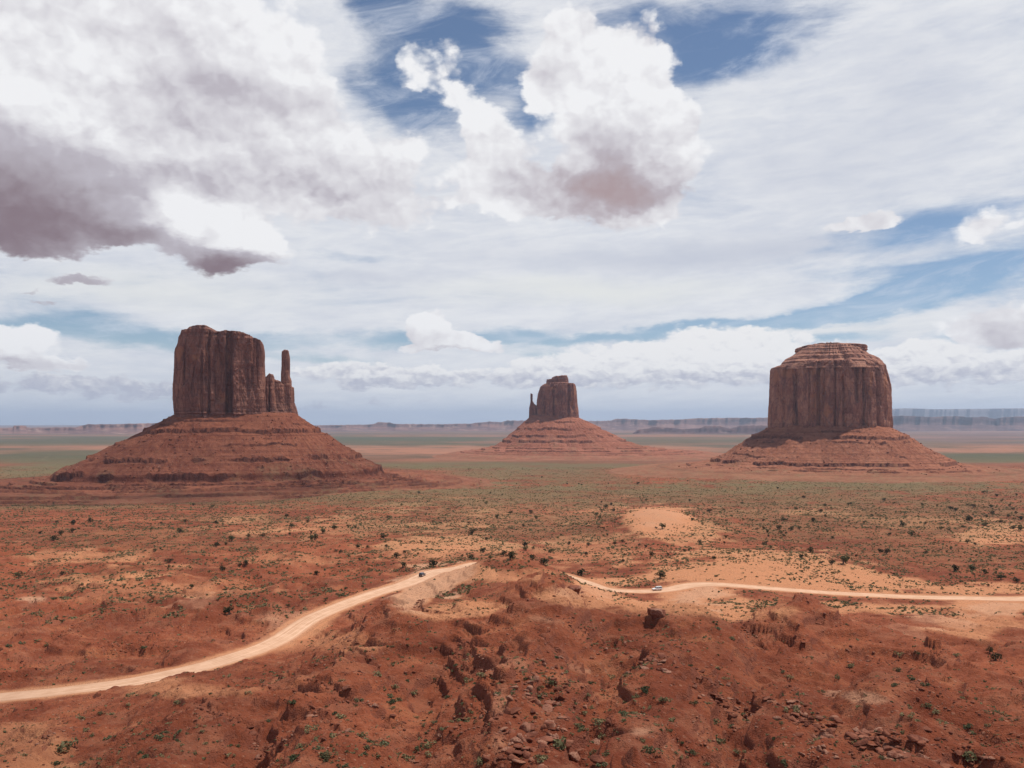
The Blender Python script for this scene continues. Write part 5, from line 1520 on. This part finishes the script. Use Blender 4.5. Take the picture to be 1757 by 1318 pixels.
for a, b_ in jl:
    if not 4 < a < 1753:
        continue
    w = (2.0 + 3.4 * RNG.random() ** 1.5) if b_ > 930 else (2.4 + 4.2 * RNG.random() ** 1.4)
    side = 'left of the road bend' if a < 620 and b_ > 900 else ('on the orange sand around the dune and road' if 620 <= a <= 1330 and b_ > 900 else ('on the brush plain right of the dune' if a > 1330 else 'on the far brush plain below the buttes'))
    plant_juniper(a, b_, w, 'dark rounded juniper ' + side, 'junipers ' + side)

SHR = [shrub_shape(4000 + i, 120, 0.16) for i in range(8)]
SHR_LO = [shrub_shape(4100 + i, 13, 0.42) for i in range(10)]
SHR_ME = []
for i, (v, f) in enumerate(SHR):
    me = make_mesh('shrub', v, f, smooth=False)
    me.materials.append(M_SAGE if i % 3 else M_SAGE2)
    SHR_ME.append(me)
NS = 200000
tt = RNG.random(NS)
sy_ = 95 * (2300 / 95) ** (tt ** 0.72)
sx_ = RNG.uniform(-0.66, 0.66, NS) * sy_
acc = sample(VEGD, sx_, sy_) * (0.12 + 1.5 * sstep(fbm2(sx_ / 24, sy_ / 30, 3, 170), -0.15, 0.55)) * np.where(sy_ < 330, 0.27, 1.0)
k = (RNG.random(NS) < acc * np.where(sy_ > 380, 3.0, 1.9)) & free_of_road(sx_, sy_)
sx_, sy_ = sx_[k], sy_[k]
sz_ = ground_z(sx_, sy_)
ss_ = (0.45 + 1.0 * RNG.random(len(sx_)) ** 2.2) * np.where(sy_ < 330, 0.62, np.where(sy_ > 700, 1.5, 1.15))
extra = crop(0, 880, 2.928, [(905, 615), (725, 680), (235, 670), (110, 660), (45, 672), (185, 645), (670, 918), (430, 1100), (800, 1130), (1195, 1175), (410, 1040), (560, 1015), (505, 1012), (775, 922), (1255, 905), (1145, 825), (420, 805), (1465, 960), (1575, 1095),
    (290, 1262), (890, 960), (645, 968), (725, 1230), (1635, 1230), (1350, 1050), (1675, 1125), (1720, 1030), (460, 1120), (540, 1138), (125, 1222), (1475, 1245)]) + \
    crop(580, 880, 2.928, [(800, 915), (720, 820), (665, 848), (258, 925), (310, 945), (265, 960), (110, 950), (535, 1090), (1120, 1180), (240, 1165), (460, 1175), (460, 1215), (190, 1230), (1070, 860), (1270, 858), (1380, 830), (1250, 920), (1545, 900), (1635, 945), (1560, 990),
    (1680, 1050), (1345, 1215), (1565, 1205), (1320, 1270), (1020, 1245), (710, 1260), (400, 1190), (110, 1125), (350, 1240), (590, 770), (480, 835), (200, 820), (285, 880), (550, 930), (1310, 1060), (1430, 1015), (1015, 925), (375, 910)]) + \
    crop(1157, 880, 2.928, [(220, 1155), (70, 1205), (285, 1075), (210, 1050), (90, 958), (165, 960), (605, 1005), (1265, 870), (1125, 795), (885, 775), (815, 830), (1105, 870), (1180, 985), (1275, 975), (1315, 1005), (1178, 1028), (320, 1205), (355, 1205), (555, 1265), (545, 800),
    (220, 585), (290, 635), (1140, 715), (1225, 710), (1415, 720), (1345, 490), (1270, 445), (1195, 445), (1230, 500), (1475, 1080), (1185, 835), (575, 830), (730, 900), (1415, 790)])
big = {(113, 1288): (3.4, 'largest grey green shrub near the lower left corner'), (1665, 1302): (2.6, 'broad green shrub near the lower right corner'), (963, 1284): (2.2, 'dark green shrub beside the boulders at bottom centre'),
       (1232, 1275): (1.7, 'bright green tuft alone on the soil right of bottom centre')}
for (a, b_), (w, lab) in big.items():
    p = pix(a, b_)
    o = bpy.data.objects.new('shrub', SHR_ME[RNG.integers(len(SHR_ME))])
    COL.objects.link(o)
    o.location = p
    o.scale = (w / 1.2, w / 1.2, w / 1.4)
    tag(o, lab, 'shrub')
ex = np.array([pix(a, b_) for a, b_ in extra])
es = RNG.uniform(0.9, 1.7, len(ex)) * np.where(ex[:, 1] > 200, 1.2, 0.95)
sx_, sy_, sz_, ss_ = (np.concatenate([a, b_]) for a, b_ in ((sx_, ex[:, 0]), (sy_, ex[:, 1]), (sz_, ex[:, 2]), (ss_, es)))
vis = visible(sx_, sy_, sz_ + 0.4 * ss_)
order = np.argsort(-(ss_ / sy_ * vis))
BIG = order[:280]
isb = np.zeros(len(sx_), bool)
isb[BIG] = True
for i in BIG:
    o = bpy.data.objects.new('shrub', SHR_ME[RNG.integers(len(SHR_ME))])
    COL.objects.link(o)
    o.location = (sx_[i], sy_[i], sz_[i] - 0.03)
    s = ss_[i] / 1.2
    o.scale = (s * RNG.uniform(0.9, 1.25), s, s * RNG.uniform(0.7, 1.0))
    o.rotation_euler = (0, 0, RNG.uniform(0, 6.28))
    p = CX + F * sx_[i] / sy_[i]
    side = 'on the left foreground slope' if p < 700 else ('on the central foreground spur' if p < 1090 else 'on the right foreground slope')
    tag(o, 'small grey green shrub ' + side, 'shrub', 'shrubs ' + side)
rest = ~isb
v, f = scatter_mesh(SHR_LO, sx_[rest], sy_[rest], sz_[rest], ss_[rest] / 1.15, -0.03, (0.6, 0.95))
print("scrub count", len(sx_), "boulders", len(bx_), "talus", len(tx_))
brush = link('scrub_brush', make_mesh('scrub_brush', v, f, None, smooth=False), M_SAGE)
brush['kind'] = 'stuff'

# ------------------------------------------------------------------ cars and posts
def paint(name, c, rough=0.3, metal=0.0, coat=0.4):
    m, b = new_mat(name)
    pos = b.n('ShaderNodeNewGeometry').outputs['Position']
    n_ = b.noise(pos, 2.0, 4, 0.6)
    zc = b.n('ShaderNodeTexCoord').outputs['Object']
    hz_ = b.n('ShaderNodeSeparateXYZ', {0: zc}).outputs[2]
    dust = b.m('MULTIPLY', b.ss(hz_, 1.1, 0.3, 0, 0.6), b.ss(n_, 0.3, 0.7, 0.4, 1))
    col = b.mix(dust, c, (0.42, 0.22, 0.13))
    p = b.n('ShaderNodeBsdfPrincipled', {'Base Color': col, 'Roughness': rough, 'Metallic': metal, 'Coat Weight': coat})
    b.n('ShaderNodeOutputMaterial', {0: p.outputs[0]})
    return m
M_WHITE, M_NAVY = paint("white_car_paint", (0.78, 0.78, 0.77)), paint("dark_car_paint", (0.018, 0.022, 0.034))
M_GLASS, M_TYRE, M_RIM = paint("tinted_glass", (0.012, 0.014, 0.018), 0.08, 0, 1.0), paint("tyre_rubber", (0.02, 0.02, 0.02), 0.9, 0, 0), paint("alloy_rim", (0.5, 0.5, 0.52), 0.35, 0.9, 0)
M_LAMP, M_RED, M_TRIM = paint("lamp_lens", (0.75, 0.76, 0.78), 0.15), paint("red_lens", (0.35, 0.01, 0.01), 0.25), paint("black_trim", (0.02, 0.02, 0.022), 0.7, 0, 0)
def loft(sections, name, mat, parent, loc=None):
    """sections: list of equal-length point loops, capped at both ends"""
    n = len(sections[0])
    V = np.concatenate([np.array(s_, float) for s_ in sections])
    q = grid_quads(len(sections), n, True)
    me = bpy.data.meshes.new(name)
    faces = [tuple(int(t) for t in r) for r in q] + [tuple(range(n))[::-1], tuple(range((len(sections) - 1) * n, len(sections) * n))]
    me.from_pydata([tuple(map(float, p)) for p in V], [], faces)
    o = link(name, me, mat, parent, loc)
    bv = o.modifiers.new('bevel', 'BEVEL')
    bv.width = 0.03
    bv.segments = 2
    bv.limit_method = 'ANGLE'
    return o
def box(name, c, d, mat, parent):
    x, y, z = (t / 2 for t in d)
    return loft([[(s_ * x, -y, -z), (s_ * x, y, -z), (s_ * x, y, z), (s_ * x, -y, z)] for s_ in (-1, 1)], name, mat, parent, c)
def disc(name, c, r, w, mat, parent, n=20, hub=0.0):
    prof = [(-w / 2, r * 0.86), (-w / 2 + 0.03, r), (w / 2 - 0.03, r), (w / 2, r * 0.86)]
    return loft([[(math.cos(2 * math.pi * k / n) * pr, py, math.sin(2 * math.pi * k / n) * pr) for k in range(n)] for py, pr in prof], name, mat, parent, c)
def car(label, p, rz, body_mat, rack=False):
    t = tag(empty('car', p, rz), label, 'car')
    # body: cross-sections along the length (front at +x): (x, half width, sill height, shoulder height)
    st = [(-2.30, .78, .52, .92), (-2.24, .86, .40, 1.02), (-1.7, .90, .36, 1.06), (-0.5, .91, .34, 1.04), (0.85, .91, .34, 1.03), (1.5, .89, .36, .98), (2.1, .85, .42, .88), (2.28, .74, .50, .74)]
    loft([[(x, -w, lo), (x, w, lo), (x, w * 1.0, lo + (hi - lo) * .6), (x, w * .93, hi), (x, -w * .93, hi), (x, -w * 1.0, lo + (hi - lo) * .6)] for x, w, lo, hi in st], 'body', body_mat, t)
    loft([[(a * 1.0, -w, z), (b2, -w, z), (b2, w, z), (a, w, z)] for a, b2, w, z in ((-2.18, 0.95, .84, 1.0), (-1.98, 0.30, .72, 1.62))], 'windows', M_GLASS, t)
    loft([[(a, -w, z), (b2, -w, z), (b2, w, z), (a, w, z)] for a, b2, w, z in ((-2.02, 0.36, .745, 1.60), (-1.98, 0.30, .735, 1.68), (-1.85, 0.15, .66, 1.73))], 'roof', body_mat, t)
    for sx in (-1, 1):
        for x0, x1 in ((0.93, 0.33), (-0.45, -0.47), (-1.55, -1.62), (-2.14, -1.98)):
            loft([[(x0 - .05, sx * .845, 1.0), (x0 + .05, sx * .845, 1.0), (x0 + .05, sx * .80, 1.0), (x0 - .05, sx * .80, 1.0)], [(x1 - .05, sx * .735, 1.61), (x1 + .05, sx * .735, 1.61), (x1 + .05, sx * .69, 1.61), (x1 - .05, sx * .69, 1.61)]], 'pillar', body_mat, t)
        for x in (-1.38, 1.38):
            w = disc('wheel', (x, sx * .82, .36), .36, .24, M_TYRE, t)
            disc('rim', (0, sx * .03, 0), .22, .22, M_RIM, w, 14)
        box('headlight', (2.17, sx * .60, .72), (.16, .30, .14), M_LAMP, t)
        box('tail_light', (-2.25, sx * .70, .86), (.10, .16, .26), M_RED, t)
        box('wing_mirror', (0.72, sx * .98, 1.06), (.14, .18, .13), M_TRIM, t)
    box('front_bumper', (2.24, 0, .50), (.16, 1.56, .20), M_TRIM, t)
    box('rear_bumper', (-2.27, 0, .50), (.14, 1.60, .20), M_TRIM, t)
    if rack:
        for sx in (-.5, .5):
            box('roof_rail', (-.85, sx, 1.77), (1.9, .05, .06), M_TRIM, t)
    return t
def on_road(px_, py_, side=0.0):
    q = pix0(px_, py_, Z)
    i = int(np.argmin(np.hypot(*(road_c - q).T)))
    c = road_c[i] + nrm2[i] * side
    return (c[0], c[1], float(road_z[i]) + 0.03), math.atan2(tg[i][1], tg[i][0])
p, a = on_road(742, 990, 0.8)
car('dark blue car driving up the pale dirt road before the bend', p, a, M_NAVY)
p, a = on_road(1130, 1014, 0.5)
car('white off road car with black rear driving left along the dirt road', p, a + math.pi, M_WHITE, True)
for i, (a, b_) in enumerate([(1192, 997), (1197, 997), (1213, 996), (1222, 996)]):
    q = pix0(a, b_, Z)
    ii = int(np.argmin(np.hypot(*(road_c - q).T)))
    q = road_c[ii] + nrm2[ii] * (road_half[ii] + 2.2) * (1 if nrm2[ii][1] > 0 else -1)
    V, Fq = tube([(0, 0, -0.3), (0.02, 0, 0.5), (0.03 * (i - 1.5), 0.01, 1.15), (0.03 * (i - 1.5), 0.01, 1.2)], [0.10, 0.09, 0.08, 0.03], 8)
    o = link('fence_post', make_mesh('fence_post', V, Fq), M_BARK, loc=(q[0], q[1], float(ground_z(*q))))
    tag(o, ['first', 'second', 'third', 'fourth'][i] + ' short wooden post from the left at the road edge right of the white car', 'post', 'posts beside the road')

# ------------------------------------------------------------------ unseen clouds, added out of the frame to shade the foreground and left butte
def shade_cloud(target, rx, ry, h, seed, thru):
    import bmesh
    m, b = new_mat("shade_cloud_vapour")
    d = b.n('ShaderNodeBsdfDiffuse', {0: (0.9, 0.9, 0.9, 1)})
    tr = b.n('ShaderNodeBsdfTransparent', {0: (1, 1, 1, 1)})
    pos = b.n('ShaderNodeNewGeometry').outputs['Position']
    tf = b.m('ADD', thru, b.m('MULTIPLY', b.m('SUBTRACT', b.noise(pos, 0.006, 4, 0.6), 0.5), 0.9), clamp=True)
    b.n('ShaderNodeOutputMaterial', {0: b.n('ShaderNodeMixShader', {0: tf, 1: d.outputs[0], 2: tr.outputs[0]}).outputs[0]})
    bm = bmesh.new()
    bmesh.ops.create_icosphere(bm, subdivisions=5, radius=1.0)
    me = bpy.data.meshes.new('shade_cloud')
    bm.to_mesh(me)
    bm.free()
    n = len(me.vertices)
    a = np.empty(n * 3, np.float32)
    me.vertices.foreach_get('co', a)
    a = a.reshape(-1, 3).astype(float)
    r = 1 + 0.36 * fbm3(a[:, 0] * 1.6, a[:, 1] * 1.6, a[:, 2] * 1.6, 5, seed)
    a = a * r[:, None] * np.array([rx, ry, 0.35 * min(rx, ry)])
    me.vertices.foreach_set('co', a.astype(np.float32).ravel())
    me.update()
    o = link('shade_cloud', me, m)
    k = h / sd[2]
    o.location = (target[0] + sd[0] * k, target[1] + sd[1] * k, target[2] + h)
    o['kind'] = 'structure'
    return o
shade_cloud((10, 165, -55), 190, 112, 1500, 5001, 0.93)
shade_cloud((-640, 1430, -60), 420, 300, 1700, 5003, 0.80)

# ------------------------------------------------------------------ the air
def haze():
    m, b = new_mat("air")
    v = b.n('ShaderNodeVolumePrincipled', {'Color': (0.62, 0.76, 1.0, 1), 'Density': HAZE_D, 'Anisotropy': 0.2})
    b.n('ShaderNodeOutputMaterial', {1: v.outputs[0]})
    x0, x1, y0, y1, z0, z1 = -150000, 150000, -400, 47000, float(Z.min()) - 40, 560
    V = [(x, y, z) for x in (x0, x1) for y in (y0, y1) for z in (z0, z1)]
    me = bpy.data.meshes.new('haze')
    me.from_pydata(V, [], [(0, 1, 3, 2), (4, 6, 7, 5), (0, 4, 5, 1), (2, 3, 7, 6), (0, 2, 6, 4), (1, 5, 7, 3)])
    o = link('haze', me, m)
    o['kind'] = 'stuff'
HAZE_D = 2.9e-5
haze()
